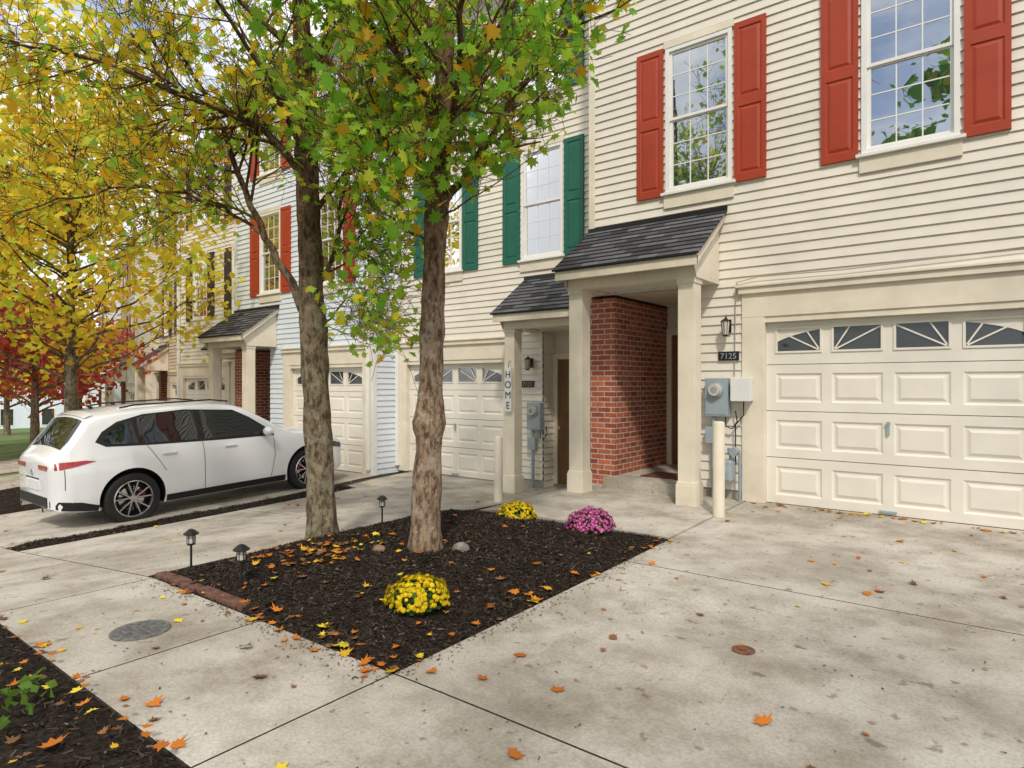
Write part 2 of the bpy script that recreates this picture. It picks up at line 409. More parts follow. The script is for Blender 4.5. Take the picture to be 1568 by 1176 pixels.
def poly_mesh(name, V, C, mat, parent=None):
    n, k, _ = V.shape
    me = bpy.data.meshes.new(name)
    me.vertices.add(n*k); me.vertices.foreach_set('co', V.reshape(-1).astype(np.float32))
    me.loops.add(n*k); me.loops.foreach_set('vertex_index', np.arange(n*k, dtype=np.int32))
    me.polygons.add(n); me.polygons.foreach_set('loop_start', np.arange(0, n*k, k, dtype=np.int32))
    try: me.polygons.foreach_set('loop_total', np.full(n, k, dtype=np.int32))
    except Exception: pass
    me.update(calc_edges=True)
    ca = me.color_attributes.new('Col', 'FLOAT_COLOR', 'POINT')
    ca.data.foreach_set('color', C.reshape(-1).astype(np.float32))
    me.materials.append(MATS[mat])
    o = bpy.data.objects.new(name, me); COL.objects.link(o)
    if parent: o.parent = parent
    return o
def build_bed(name, bed, chips, step=0.06):
    mb = MB()
    L = abs(bed.c[1][0]-bed.c[0][0]); W = abs(bed.c[3][1]-bed.c[0][1])
    nu = int(L/step)+1; nv = int(W/step)+1
    for i in range(nu+1):
        for j in range(nv+1):
            x, y = bed.pos(i/nu, j/nv); mb.v.append((x, y, bed.h(i/nu, j/nv)))
    for i in range(nu):
        for j in range(nv):
            a = i*(nv+1)+j; mb.f.append([a, a+nv+1, a+nv+2, a+1]); mb.m.append('mulch')
    root = mb.build(name, smooth=True)
    if chips:
        n = chips
        V = np.zeros((n, 4, 3)); C = np.zeros((n, 4, 4))
        for k in range(n):
            u = random.uniform(-0.008, 1.008); v = random.uniform(-0.008, 1.008)
            if random.random() < 0.03: u += random.gauss(0, 0.012); v += random.gauss(0, 0.012)
            x, y = bed.pos(u, v); z = bed.h(min(1, max(0, u)), min(1, max(0, v))) + random.uniform(0.001, 0.012)
            l = random.uniform(0.005, 0.022); w = random.uniform(0.002, 0.006)
            th = random.uniform(0, math.pi*2); ti = random.gauss(0, 0.35); ro = random.gauss(0, 0.5)
            d = np.array([math.cos(th)*math.cos(ti), math.sin(th)*math.cos(ti), math.sin(ti)])
            s = np.array([-math.sin(th)*math.cos(ro), math.cos(th)*math.cos(ro), math.sin(ro)])
            c = np.array([x, y, z])
            V[k] = [c-d*l-s*w, c+d*l-s*w*0.6, c+d*l+s*w*0.7, c-d*l+s*w]
            b = random.choice([0.4, 0.6, 0.8, 1, 1.3, 1.9, 2.6]) if random.random() < .96 else 5
            C[k, :, :3] = np.array([0.031, 0.0235, 0.018])*b
            C[k, :, 3] = 1
        poly_mesh('mulch_chips', V, C, 'chip', root)
    return root

bed_main = Bed([(-5.32,2.2),(-2.5,2.2),(-2.5,5.55),(-5.6,5.5)], 0.11)
build_bed('mulch_bed', bed_main, 38000, 0.05)
bed_verge = Bed([(-12.5,-0.45),(-2.55,-0.45),(-2.55,1.17),(-12.5,1.17)], 0.05)
build_bed('mulch_bed', bed_verge, 18000, 0.1)
bed_right = Bed([(0.04,2.2),(2.5,2.2),(2.5,7.7),(0.3,7.7)], 0.04)
build_bed('mulch_bed', bed_right, 5000, 0.12)
bed_strip = Bed([(-9.24,2.22),(-8.76,2.22),(-8.88,7.0),(-9.28,7.0)], 0.03, 0.2)
build_bed('mulch_bed', bed_strip, 4500, 0.08)
bed_far = Bed([(-16.1,2.2),(-12.9,2.2),(-12.9,6.2),(-16.1,6.2)], 0.1)
build_bed('mulch_bed', bed_far, 5000, 0.12)

# ------------------------------------------------------------------ houses
CH = 0.112
def siding_x(mb, a0, a1, z0, z1, y, mat):
    k = math.floor(z0/CH + 1e-6)
    while k*CH < z1-1e-6:
        zb = k*CH; za = max(z0, zb); zt = min(z1, zb+CH)
        if zt-za > 1e-4:
            oa = 0.018*(1-(za-zb)/CH)+.002; ob = 0.018*(1-(zt-zb)/CH)+.002
            mb.face([(a0, y-oa, za), (a1, y-oa, za), (a1, y-ob, zt), (a0, y-ob, zt)], mat)
            mb.face([(a0, y-oa, za), (a0, y-.001, za), (a1, y-.001, za), (a1, y-oa, za)], mat)
        k += 1
def siding_y(mb, b0, b1, z0, z1, x, s, mat):
    k = math.floor(z0/CH + 1e-6)
    while k*CH < z1-1e-6:
        zb = k*CH; za = max(z0, zb); zt = min(z1, zb+CH)
        if zt-za > 1e-4:
            oa = s*(0.018*(1-(za-zb)/CH)+.002); ob = s*(0.018*(1-(zt-zb)/CH)+.002)
            mb.face([(x+oa, b0, za), (x+oa, b1, za), (x+ob, b1, zt), (x+ob, b0, zt)], mat)
            mb.face([(x+oa, b0, za), (x, b0, za), (x, b1, za), (x+oa, b1, za)], mat)
        k += 1
def minus_rects(x0, x1, z0, z1, holes):
    out = []
    ex = sorted(set([x0, x1] + [min(x1, max(x0, h[0])) for h in holes] + [min(x1, max(x0, h[1])) for h in holes]))
    for a, b in zip(ex[:-1], ex[1:]):
        if b-a < 1e-5: continue
        m = (a+b)/2
        iv = sorted([(h[2], h[3]) for h in holes if h[0] < m < h[1]])
        z = z0
        for (p, q) in iv:
            if p > z: out.append((a, b, z, min(p, z1)))
            z = max(z, q)
        if z < z1: out.append((a, b, z, z1))
    return out
def ring_panel(mb, x0, x1, z0, z1, y, mat, prof=((0, 0), (0.02, 0.014), (0.035, 0.014), (0.065, 0.001))):
    def rc(i, d): return [(x0+i, y+d, z0+i), (x1-i, y+d, z0+i), (x1-i, y+d, z1-i), (x0+i, y+d, z1-i)]
    for (i0, d0), (i1, d1) in zip(prof[:-1], prof[1:]):
        A = rc(i0, d0); B = rc(i1, d1)
        for k in range(4): mb.face([A[k], A[(k+1) % 4], B[(k+1) % 4], B[k]], mat)
    mb.face(rc(*prof[-1]), mat)

def window(mbw, x0, x1, z0, z1, rows=3, cols=3):
    fr = 'white_vinyl'; t = 0.05
    mbw.box(x0, x0+t, -0.035, 0.05, z0, z1, fr); mbw.box(x1-t, x1, -0.035, 0.05, z0, z1, fr)
    mbw.box(x0+t, x1-t, -0.033, 0.05, z1-t, z1, fr); mbw.box(x0+t, x1-t, -0.033, 0.05, z0, z0+t, fr)
    zm = (z0+z1)/2
    for (a, b, yy) in ((z0+t, zm+0.02, 0.022), (zm-0.0, z1-t, 0.004)):
        s = 0.035
        xa, xb = x0+t, x1-t
        mbw.box(xa, xa+s, yy-0.012, yy+0.015, a, b, fr); mbw.box(xb-s, xb, yy-0.012, yy+0.015, a, b, fr)
        mbw.box(xa+s, xb-s, yy-0.011, yy+0.015, b-s, b, fr); mbw.box(xa+s, xb-s, yy-0.011, yy+0.015, a, a+s, fr)
        for c in range(1, cols):
            xc = xa+s+(xb-xa-2*s)*c/cols; mbw.box(xc-0.006, xc+0.006, yy-0.002, yy+0.012, a+s, b-s, fr)
        for r in range(1, rows):
            zc = a+s+(b-a-2*s)*r/rows; mbw.box(xa+s, xb-s, yy-0.001, yy+0.011, zc-0.006, zc+0.006, fr)
        mbw.face([(xa+s*.5, yy+0.005, a+s*.5), (xb-s*.5, yy+0.005, a+s*.5), (xb-s*.5, yy+0.005, b-s*.5), (xa+s*.5, yy+0.005, b-s*.5)], 'window_glass')

def shutter(mb, x0, x1, z0, z1, mat):
    y = -0.045
    P = [(x0+0.05, x1-0.05, z0+0.09, z0+(z1-z0)*0.47), (x0+0.05, x1-0.05, z0+(z1-z0)*0.53, z1-0.07)]
    for (a, b, c, d) in minus_rects(x0, x1, z0, z1, P):
        mb.face([(a, y, c), (b, y, c), (b, y, d), (a, y, d)], mat)
    for p in P: ring_panel(mb, *p, y, mat, ((0, 0), (0.012, 0.012), (0.022, 0.012), (0.05, 0.002)))
    for (A, B) in (((x0, z0), (x0, z1)), ((x1, z0), (x1, z1)), ((x0, z0), (x1, z0)), ((x0, z1), (x1, z1))):
        mb.face([(A[0], y, A[1]), (B[0], y, B[1]), (B[0], -0.012, B[1]), (A[0], -0.012, A[1])], mat)

def house(loc, rotz, mir, sid, shut, entry='brick', name='townhouse', tops=True, shut2=None):
    root = empty(name, loc, rotz)
    W = 5.15; H = 8.95; D = 9.5
    W1 = (1.13, 1.99); W2 = (3.38, 4.25)
    ZW = (3.86, 5.72); ZT = (6.62, 8.35)
    wins = [(w[0], w[1], z[0], z[1]) for z in (ZW, ZT) for w in (W1, W2)]
    rx1 = 1.55; rd = 1.67 if entry == 'brick' else 0.35
    rx0 = 0.39 if entry == 'brick' else 0.5
    zr = 2.62
    holes = [(2.11, 5.1, -1, 2.56), (rx0, rx1, -1, zr)] + [(a-0.0, b+0.0, c-0.2, d+0.09) for a, b, c, d in wins]
    if entry == 'brick': holes.append((0, 0.39, -1, zr))
    mb = MB(mir)
    for r in minus_rects(0.0, W, 0.12, H, holes): siding_x(mb, *r, 0.0, sid)
    siding_y(mb, 0.0, D, 0.0, H, W, 1, sid)
    siding_y(mb, 0.0, D, 0.0, H, 0.0, -1, sid)
    mb.face([(0, D, -1), (W, D, -1), (W, D, H), (0, D, H)], sid)
    for xx in (0, W): mb.face([(xx, 0, H), (xx, D, H), (xx, D/2, H+2.6)], sid)
    mb.build('walls', root)
    mb = MB(mir)
    mb.box(0.003, W-0.003, 0.06, 0.2, -1.6, 0.0, 'foundation')
    mb.box(rx1, 2.11, 0.0, 0.06, -1.6, 0.12, 'foundation')
    mb.box(0.002, W-.002, 0.2, D-.01, -1.6, 0.0, 'foundation')
    mb.build('foundation', root)
    mb = MB(mir); tc = 'white_vinyl' if sid in ('siding_blue', 'siding_white') else 'trim_cream'
    mb.box(-0.022, 0.075, -0.026, 0.0, zr+0.02 if entry == 'brick' else 0, H, tc); mb.box(-0.024, -0.0, 0.0, 0.09, 0, H, tc)
    mb.box(W-0.075, W+0.022, -0.026, 0.0, 0, H, tc); mb.box(W, W+0.024, 0.0, 0.09, 0, H, tc)
    mb.box(2.11, 2.37, -0.035, 0.10, 0.0, 2.19, 'trim_cream'); mb.box(4.87, 5.09, -0.035, 0.10, 0.0, 2.19, 'trim_cream')
    mb.box(2.11, 5.09, -0.037, 0.10, 2.19, 2.50, 'trim_cream'); mb.box(2.08, 5.11, -0.075, 0.0, 2.47, 2.545, 'trim_cream')
    mb.box(2.05, 5.12, -0.10, 0.0, 2.545, 2.575, 'trim_cream')
    mb.box(2.32, 4.92, -0.02, 0.03, 2.12, 2.195, 'trim_cream')
    for (a, b, c, d) in wins:
        mb.box(a-0.02, b+0.02, -0.04, 0.03, c-0.2, c-0.02, 'trim_cream'); mb.box(a-0.05, b+0.05, -0.075, 0.0, c-0.035, c, 'white_vinyl')
        mb.box(a-0.02, b+0.02, -0.04, 0.03, d, d+0.09, 'trim_cream')
    mb.box(0, W, -0.03, 0, H-0.2, H, 'white_vinyl')
    mb.build('trim', root, bevel=0.004)
    mb = MB(mir)
    for w in wins: window(mb, *w)
    mb.build('windows', root)
    mb = MB(mir)
    for (a, b, c, d) in wins:
        s = shut2 if (shut2 and c > 6) else shut
        shutter(mb, a-0.40, a-0.03, c-0.03, d+0.02, s); shutter(mb, b+0.03, b+0.40, c-0.03, d+0.02, s)
    mb.build('shutters', root)
    mb = MB(mir); gx0, gx1 = 2.37, 4.87; y = 0.07; gm = 'garage_white'
    nrow = 4; rh = 2.17/nrow; cw = (gx1-gx0-0.10)/4
    for r in range(nrow):
        z0 = r*rh+0.004; z1 = (r+1)*rh-0.004
        P = []
        for c in range(4):
            a = gx0+0.05+c*cw+0.05; b = gx0+0.05+(c+1)*cw-0.05
            P.append((a, b, z0+0.10, z1-0.10) if r < 3 else (a+0.02, b-0.02, z0+0.15, z1-0.13))
        for q in minus_rects(gx0, gx1, z0, z1, P): mb.face([(q[0], y, q[2]), (q[1], y, q[2]), (q[1], y, q[3]), (q[0], y, q[3])], gm)
        if r: mb.face([(gx0, y, z0), (gx0, y+0.015, z0-0.009), (gx1, y+0.015, z0-0.009), (gx1, y, z0)], gm)
        for ci, p in enumerate(P):
            if r < 3: ring_panel(mb, *p, y, gm)
            else:
                mb.face([(p[0], y+0.02, p[2]), (p[1], y+0.02, p[2]), (p[1], y+0.02, p[3]), (p[0], y+0.02, p[3])], 'garage_glass')
                t = 0.022
                for q in minus_rects(p[0]-t, p[1]+t, p[2]-t, p[3]+t, [p]):
                    mb.box(q[0], q[1], y-0.012, y+0.02, q[2], q[3], gm)
                pc = (gx0+gx1)/2
                Rw = (gx1-gx0)/2 - 0.02; Rh = (p[3]-p[2])*1.12
                N = 14
                for i in range(N):
                    ua = p[0]+(p[1]-p[0])*i/N; ub = p[0]+(p[1]-p[0])*(i+1)/N
                    za = p[2]+Rh*math.sqrt(max(0, 1-((ua-pc)/Rw)**2)); zb = p[2]+Rh*math.sqrt(max(0, 1-((ub-pc)/Rw)**2))
                    za = min(za, p[3]); zb = min(zb, p[3])
                    if za < p[3]-1e-4 or zb < p[3]-1e-4:
                        mb.face([(ua, y+0.006, za), (ub, y+0.006, zb), (ub, y+0.006, p[3]), (ua, y+0.006, p[3])], gm)
                cxm = p[1] if (ci in (0, 2)) else p[0]
                for an in (28, 58):
                    dx = math.cos(math.radians(an)) * (-1 if cxm == p[1] else 1); dz = math.sin(math.radians(an))
                    tmax = min((p[1]-p[0])/abs(dx), (p[3]-p[2])/dz)
                    e = (cxm+dx*tmax, p[2]+dz*tmax); w = 0.008
                    mb.face([(cxm-dz*w, y+0.004, p[2]+dx*w), (cxm+dz*w, y+0.004, p[2]-dx*w), (e[0]+dz*w, y+0.004, e[1]-dx*w), (e[0]-dz*w, y+0.004, e[1]+dx*w)], gm)
    mb.box(gx0, gx1, y-0.005, y+0.03, -0.03, 0.006, 'car_black')
    uc = (gx0+gx1)/2
    mb.box(uc-0.012, uc+0.012, y-0.03, y, 0.86, 0.98, 'grey_metal'); mb.cyl((uc, y, 0.98), (uc, y-0.035, 0.98), 0.02, 'grey_metal', 12)
    mb.box(uc-0.08, uc+0.08, y-0.03, y, 0.03, 0.05, 'grey_metal')
    mb.build('garage_door', root)
    mb = MB(mir)
    if entry == 'brick':
        mb.box(0.0, rx0, -0.02, rd, -1.2, zr-0.04, 'brick')
        mb.build('brick_pier', root); mb = MB(mir)
    else:
        siding_y(mb, 0.0, rd, 0, zr, rx0, 1, sid)
    siding_y(mb, 0.0, rd, 0, zr, rx1, -1, sid)
    mb.face([(rx0, rd, 0), (rx1, rd, 0), (rx1, rd, zr), (rx0, rd, zr)], sid)
    mb.face([(rx0, 0, zr-.005), (rx1, 0, zr-.005), (rx1, rd, zr-.005), (rx0, rd, zr-.005)], 'trim_cream')
    mb.build('entry_recess', root)
    mb = MB(mir); dz = 0.15 if entry == 'brick' else 0.03
    d0, d1 = rx0+0.09, rx1-0.09
    mb.box(d0-0.08, d0, rd-0.06, rd, dz, 2.24, 'trim_cream'); mb.box(d1, d1+0.08, rd-0.06, rd, dz, 2.24, 'trim_cream'); mb.box(d0-0.08, d1+0.08, rd-0.062, rd, 2.16, 2.26, 'trim_cream')
    dm = 'door_brown'
    P = [(d0+0.12, (d0+d1)/2-0.05, 0.35, 0.95), ((d0+d1)/2+0.05, d1-0.12, 0.35, 0.95), (d0+0.12, (d0+d1)/2-0.05, 1.1, 1.95), ((d0+d1)/2+0.05, d1-0.12, 1.1, 1.95)]
    for q in minus_rects(d0, d1, dz, 2.16, P): mb.face([(q[0], rd-0.03, q[2]), (q[1], rd-0.03, q[2]), (q[1], rd-0.03, q[3]), (q[0], rd-0.03, q[3])], dm)
    for p in P: ring_panel(mb, *p, rd-0.03, dm, ((0, 0), (0.015, 0.01), (0.05, 0.0)))
    mb.sphere((d1-0.07, rd-0.08, 1.0), 0.03, 'chrome', 6)
    mb.build('front_door', root)
    mb = MB(mir); pm = 'trim_cream'
    py = -0.62
    for px in (0.20, 1.70):
        mb.box(px-0.1, px+0.1, py-0.1, py+0.1, -0.45, 2.62, pm)
        mb.box(px-0.12, px+0.12, py-0.12, py+0.12, -0.45, 0.24, pm); mb.box(px-0.112, px+0.112, py-0.112, py+0.112, 0.24, 0.27, pm)
        mb.box(px-0.112, px+0.112, py-0.112, py+0.112, 2.56, 2.62, pm)
    mb.box(0.08, 1.82, py-0.11, py+0.11, 2.62, 2.83, pm)
    mb.box(0.08, 0.28, py+0.11, -0.02, 2.625, 2.83, pm); mb.box(1.62, 1.82, py+0.11, -0.02, 2.625, 2.83, pm)
    mb.face([(0.28, py+0.1, 2.66), (1.62, py+0.1, 2.66), (1.62, 0, 2.66), (0.28, 0, 2.66)], 'white_vinyl')
    ye, ze, zt = -0.90, 2.85, 3.52
    for xx in (0.07, 1.83):
        mb.face([(xx, -0.02, 2.62), (xx, py-0.11, 2.62), (xx, ye+0.06, 2.80), (xx, ye+0.06, ze+0.02), (xx, -0.02, zt-0.02)], pm)
    mb.box(0.0, 1.9, ye, ye+0.03, ze-0.12, ze-0.005, pm)
    for xx in (0.0, 1.87):
        mb.face([(xx, ye, ze-0.12), (xx+0.03, ye, ze-0.12), (xx+0.03, 0, zt-0.12), (xx, 0, zt-0.12)], pm)
        for x_ in (xx, xx+0.03): mb.face([(x_, ye, ze-0.12), (x_, ye, ze), (x_, -0.02, zt), (x_, -0.02, zt-0.12)], pm)
    mb.face([(0.03, ye+.03, ze-0.06), (1.87, ye+.03, ze-0.06), (1.87, 0, zt-0.06), (0.03, 0, zt-0.06)], pm)
    mb.build('porch_frame', root, bevel=0.004)
    mb = MB(mir)
    N = 10; x0, x1 = -0.03, 1.93; ye2 = ye-0.03
    for i in range(N):
        t0 = i/N; t1 = (i+1)/N
        y0 = ye2*(1-t0); y1 = ye2*(1-t1); z0 = ze+(zt-ze)*t0; z1 = ze+(zt-ze)*t1
        mb.face([(x0, y0, z0+0.022), (x1, y0, z0+0.022), (x1, y1, z1+0.008), (x0, y1, z1+0.008)], 'shingle')
        mb.face([(x0, y0, z0+0.022), (x1, y0, z0+0.022), (x1, y0, z0-0.005), (x0, y0, z0-0.005)], 'shingle')
    for xx in (x0, x1): mb.face([(xx, ye2, ze-0.005), (xx, ye2, ze+0.02), (xx, 0, zt+0.015), (xx, 0, zt-0.01)], 'shingle')
    mb.box(x0, x1, -0.03, 0.0, zt-0.02, zt+0.05, 'black_metal')
    mb.build('porch_roof', root)
    mb = MB(mir)
    mb.face([(-0.0, -0.35, H-0.08), (W, -0.35, H-0.08), (W, D/2, H+2.62), (0, D/2, H+2.62)], 'shingle')
    mb.face([(-0.0, D+0.35, H-0.08), (W, D+0.35, H-0.08), (W, D/2, H+2.62), (0, D/2, H+2.62)], 'shingle')
    mb.box(0, W, -0.35, 0.0, H-0.22, H-0.1, 'white_vinyl')
    mb.build('roof', root)
    mb = MB(mir)
    xs_ = W-0.04
    mb.box(xs_-0.06, xs_+0.03, -0.10, -0.03, 0.1, H-0.2, 'white_vinyl')
    mb.build('downspout', root, bevel=0.01)
    return root

h1 = house((-4.65, 7.73, 0.0), 0, 1, 'siding_cream', 'shutter_red')
mb = MB()
mb.tube([(2.02, -.03, 1.5), (2.03, -.03, 2.3), (2.05, -.04, 2.62), (2.3, -.05, 2.66), (3.2, -.05, 2.645), (4.2, -.05, 2.67), (5.1, -.05, 2.70)], [.006]*7, 6, 'foundation')
mb.build('service_cable', h1)
house((-4.65, 8.75, -0.34), 0, -1, 'siding_cream', 'shutter_green', 'plain')
house((-14.95, 8.1, -0.38), 0, 1, 'siding_blue', 'shutter_red')
house((-14.95, 9.1, -0.55), 0, -1, 'siding_cream', 'shutter_dark', 'plain')
th = -math.radians(13.6); d = Vector((-math.cos(th), -math.sin(th)))
P0 = Vector((-20.3, 9.5))
sid = [('siding_tan', 'shutter_dark'), ('siding_white', 'shutter_green'), ('siding_cream', 'shutter_red'), ('siding_tan', 'shutter_dark'), ('siding_blue', 'shutter_dark'), ('siding_white', 'shutter_red')]
for k in range(3):
    Pw = P0 + d*(5.15+10.3*k)
    z = G(Pw.x)
    house((Pw.x, Pw.y, z+0.05), th, 1, *sid[2*k])
    Q = Pw + Vector((0.235, 0.972))*0.9
    house((Q.x, Q.y, z-0.1), th, -1, *sid[2*k+1], 'plain')
house((5.7, 8.6, 0.05), 0, -1, 'siding_white', 'shutter_green', 'plain')

# ------------------------------------------------------------------ wall fixtures
def lantern(x, y, z):
    r = empty('wall_lantern', (x, y, z))
    mb = MB()
    mb.box(-0.035, 0.035, -0.015, 0.0, -0.10, 0.06, 'black_metal')
    mb.tube([(0, -0.01, -0.02), (0, -0.05, 0.06), (0, -0.10, 0.09), (0, -0.11, 0.05)], [0.008]*4, 8, 'black_metal')
    mb.cyl((0, -0.11, 0.03), (0, -0.11, 0.07), 0.062, 'black_metal', 8, 0.012)
    mb.cyl((0, -0.11, -0.13), (0, -0.11, 0.03), 0.036, 'lamp_glass', 8, 0.052)
    mb.cyl((0, -0.11, -0.15), (0, -0.11, -0.13), 0.02, 'black_metal', 8, 0.04)
    for k in range(8):
        a = math.pi*2*k/8
        mb.tube([(0.037*math.cos(a), -0.11+0.037*math.sin(a), -0.13), (0.053*math.cos(a), -0.11+0.053*math.sin(a), 0.03)], [0.004]*2, 4, 'black_metal')
    mb.build('lantern_body', r)
lantern(-2.70, 7.70, 2.12)
lantern(-6.42, 8.72, 1.78)
def textobj(s, size, loc, rot, mat, parent, name, align='CENTER'):
    cu = bpy.data.curves.new(name, 'FONT'); cu.body = s; cu.size = size; cu.extrude = 0.002; cu.align_x = align
    cu.materials.append(MATS[mat])
    o = bpy.data.objects.new(name, cu); COL.objects.link(o); o.location = loc; o.rotation_euler = rot; o.parent = parent
    return o
def plaque(x, y, z, s):
    r = empty('house_number_plaque', (x, y, z)); mb = MB()
    mb.box(-0.125, 0.125, -0.018, 0.0, -0.055, 0.055, 'black_metal'); mb.build('plate', r, bevel=0.004)
    textobj(s, 0.10, (0, -0.02, -0.035), (math.radians(90), 0, 0), 'pipe_grey', r, 'digits')
plaque(-2.70, 7.71, 1.74, '7125')
plaque(-6.50, 8.73, 1.40, '7123')
r = empty('home_sign', (-6.33, 7.98, 0.96))
mb = MB(); mb.box(-0.065, 0.065, -0.012, 0.012, 0.0, 0.70, 'plastic_white'); mb.build('board', r, bevel=0.004)
for i, ch in enumerate('HOME'):
    textobj(ch, 0.16, (0, -0.014, 0.54-0.165*i), (math.radians(90), 0, 0), 'black_metal', r, 'letter_'+ch.lower())
mb = MB()
mb.tube([(0.0, 0, 0.70), (0.0, 0.02, 0.80), (0.0, .1, 0.82)], [0.005]*3, 6, 'black_metal'); mb.build('hanger', r)

def meter(x, y, z):
    r = empty('electric_meter', (x, y, z)); mb = MB()
    mb.box(-0.15, 0.13, -0.12, 0.0, -0.22, 0.24, 'grey_metal')
    mb.box(-0.14, 0.12, -0.127, -0.12, -0.20, -0.03, 'grey_metal')
    mb.build('box', r, bevel=0.008); mb = MB()
    mb.cyl((-0.01, -0.12, 0.10), (-0.01, -0.15, 0.10), 0.095, 'grey_metal', 24)
    mb.cyl((-0.01, -0.15, 0.10), (-0.01, -0.20, 0.10), 0.078, 'lamp_glass', 24, 0.07)
    mb.cyl((-0.01, -0.2, 0.10), (-0.01, -0.203, 0.10), 0.04, 'pipe_grey', 24)
    mb.cyl((-0.06, -0.06, -0.22), (-0.06, -0.06, -1.35), 0.028, 'pipe_grey', 12)
    mb.box(-0.15, -0.0, -0.10, -0.01, -0.55, -0.35, 'grey_metal')
    mb.tube([(0.08, -0.05, -0.22), (0.09, -0.06, -0.34), (0.16, -0.06, -0.37), (0.22, -0.05, -0.28), (0.2, -0.05, -0.15)], [0.008]*5, 8, 'black_metal')
    mb.build('meter_and_conduit', r, smooth=True)
meter(-2.80, 7.70, 1.23)
meter(-6.28+0.0, 8.72, 0.85)
r = empty('utility_box', (-2.50, 7.69, 1.33)); mb = MB()
mb.box(-0.13, 0.10, -0.11, 0.0, -0.13, 0.14, 'plastic_white'); mb.box(-0.135, 0.105, -0.125, -0.11, -0.135, 0.145, 'plastic_white'); mb.build('cover', r, bevel=0.015)
mb = MB(); mb.tube([(0, -.05, -.13), (0.0, -.05, -.3), (-.1, -.04, -.42), (-.1, -.04, -.9)], [.008]*4, 8, 'black_metal'); mb.build('cable', r)
r = empty('gas_meter', (-2.72, 7.70, 0.40)); mb = MB()
mb.box(-0.10, 0.13, -0.22, -0.06, -0.16, 0.10, 'grey_metal'); mb.build('case', r, bevel=0.03)
mb = MB()
mb.cyl((0.015, -0.22, -0.03), (0.015, -0.24, -0.03), 0.06, 'grey_metal', 18)
mb.tube([(-0.06, -0.14, 0.10), (-0.06, -0.14, 0.25), (-0.06, -0.05, 0.25), (-0.06, 0.0, 0.25)], [0.018]*4, 10, 'pipe_grey')
mb.tube([(0.09, -0.14, 0.10), (0.09, -0.14, 0.20), (0.20, -0.14, 0.20), (0.20, -0.14, -0.45)], [0.018]*4, 10, 'pipe_grey')
mb.cyl((0.09, -0.14, 0.16), (0.09, -0.14, 0.24), 0.035, 'pipe_grey', 12); mb.cyl((0.14, -0.20, 0.20), (0.14, -0.08, 0.20), 0.05, 'pipe_grey', 14)
mb.cyl((-0.06, -0.14, 0.12), (-0.06, -0.14, 0.15), 0.03, 'pipe_grey', 12)
mb.build('pipes', r, smooth=True)
def bollard(x, y, z, h):
    mb = MB(); R = 0.062
    mb.tube([(0, 0, -0.2), (0, 0, h-0.03), (0, 0, h-0.008), (0, 0, h)], [R, R, R*0.9, R*0.6], 20, 'trim_cream')
    mb.build('bollard', smooth=True, loc=(x, y, z))
bollard(-2.47, 6.74, 0.0, 1.0)
bollard(-5.94, 7.25, g(-5.94, 7.25), 0.98)

# ------------------------------------------------------------------ small yard things
def bedz(x, y):
    c = bed_main.c
    v = (y-c[0][1])/(c[3][1]-c[0][1]); xl = c[0][0]*(1-v)+c[3][0]*v; u = (x-xl)/(c[1][0]-xl)
    return bed_main.h(min(1, max(0, u)), min(1, max(0, v)))
def path_light(x, y):
    z = bedz(x, y); mb = MB(); M = 'black_metal'
    mb.cyl((0, 0, -0.05), (0, 0, 0.20), 0.009, M, 8)
    mb.cyl((0, 0, 0.20), (0, 0, 0.215), 0.03, M, 12)
    mb.cyl((0, 0, 0.215), (0, 0, 0.285), 0.028, 'lamp_glass', 12)
    for k in range(6):
        a = math.pi*k/3; mb.cyl((0.03*math.cos(a), 0.03*math.sin(a), 0.21), (0.03*math.cos(a), 0.03*math.sin(a), 0.29), 0.0035, M, 5)
    mb.tube([(0, 0, 0.283), (0, 0, 0.29), (0, 0, 0.315), (0, 0, 0.325)], [0.058, 0.058, 0.03, 0.012], 16, M)
    mb.build('path_light', smooth=True, loc=(x, y, z))
for p in [(-5.15, 2.42), (-4.35, 2.40), (-5.35, 4.55), (-5.30, 5.3)]: path_light(*p)

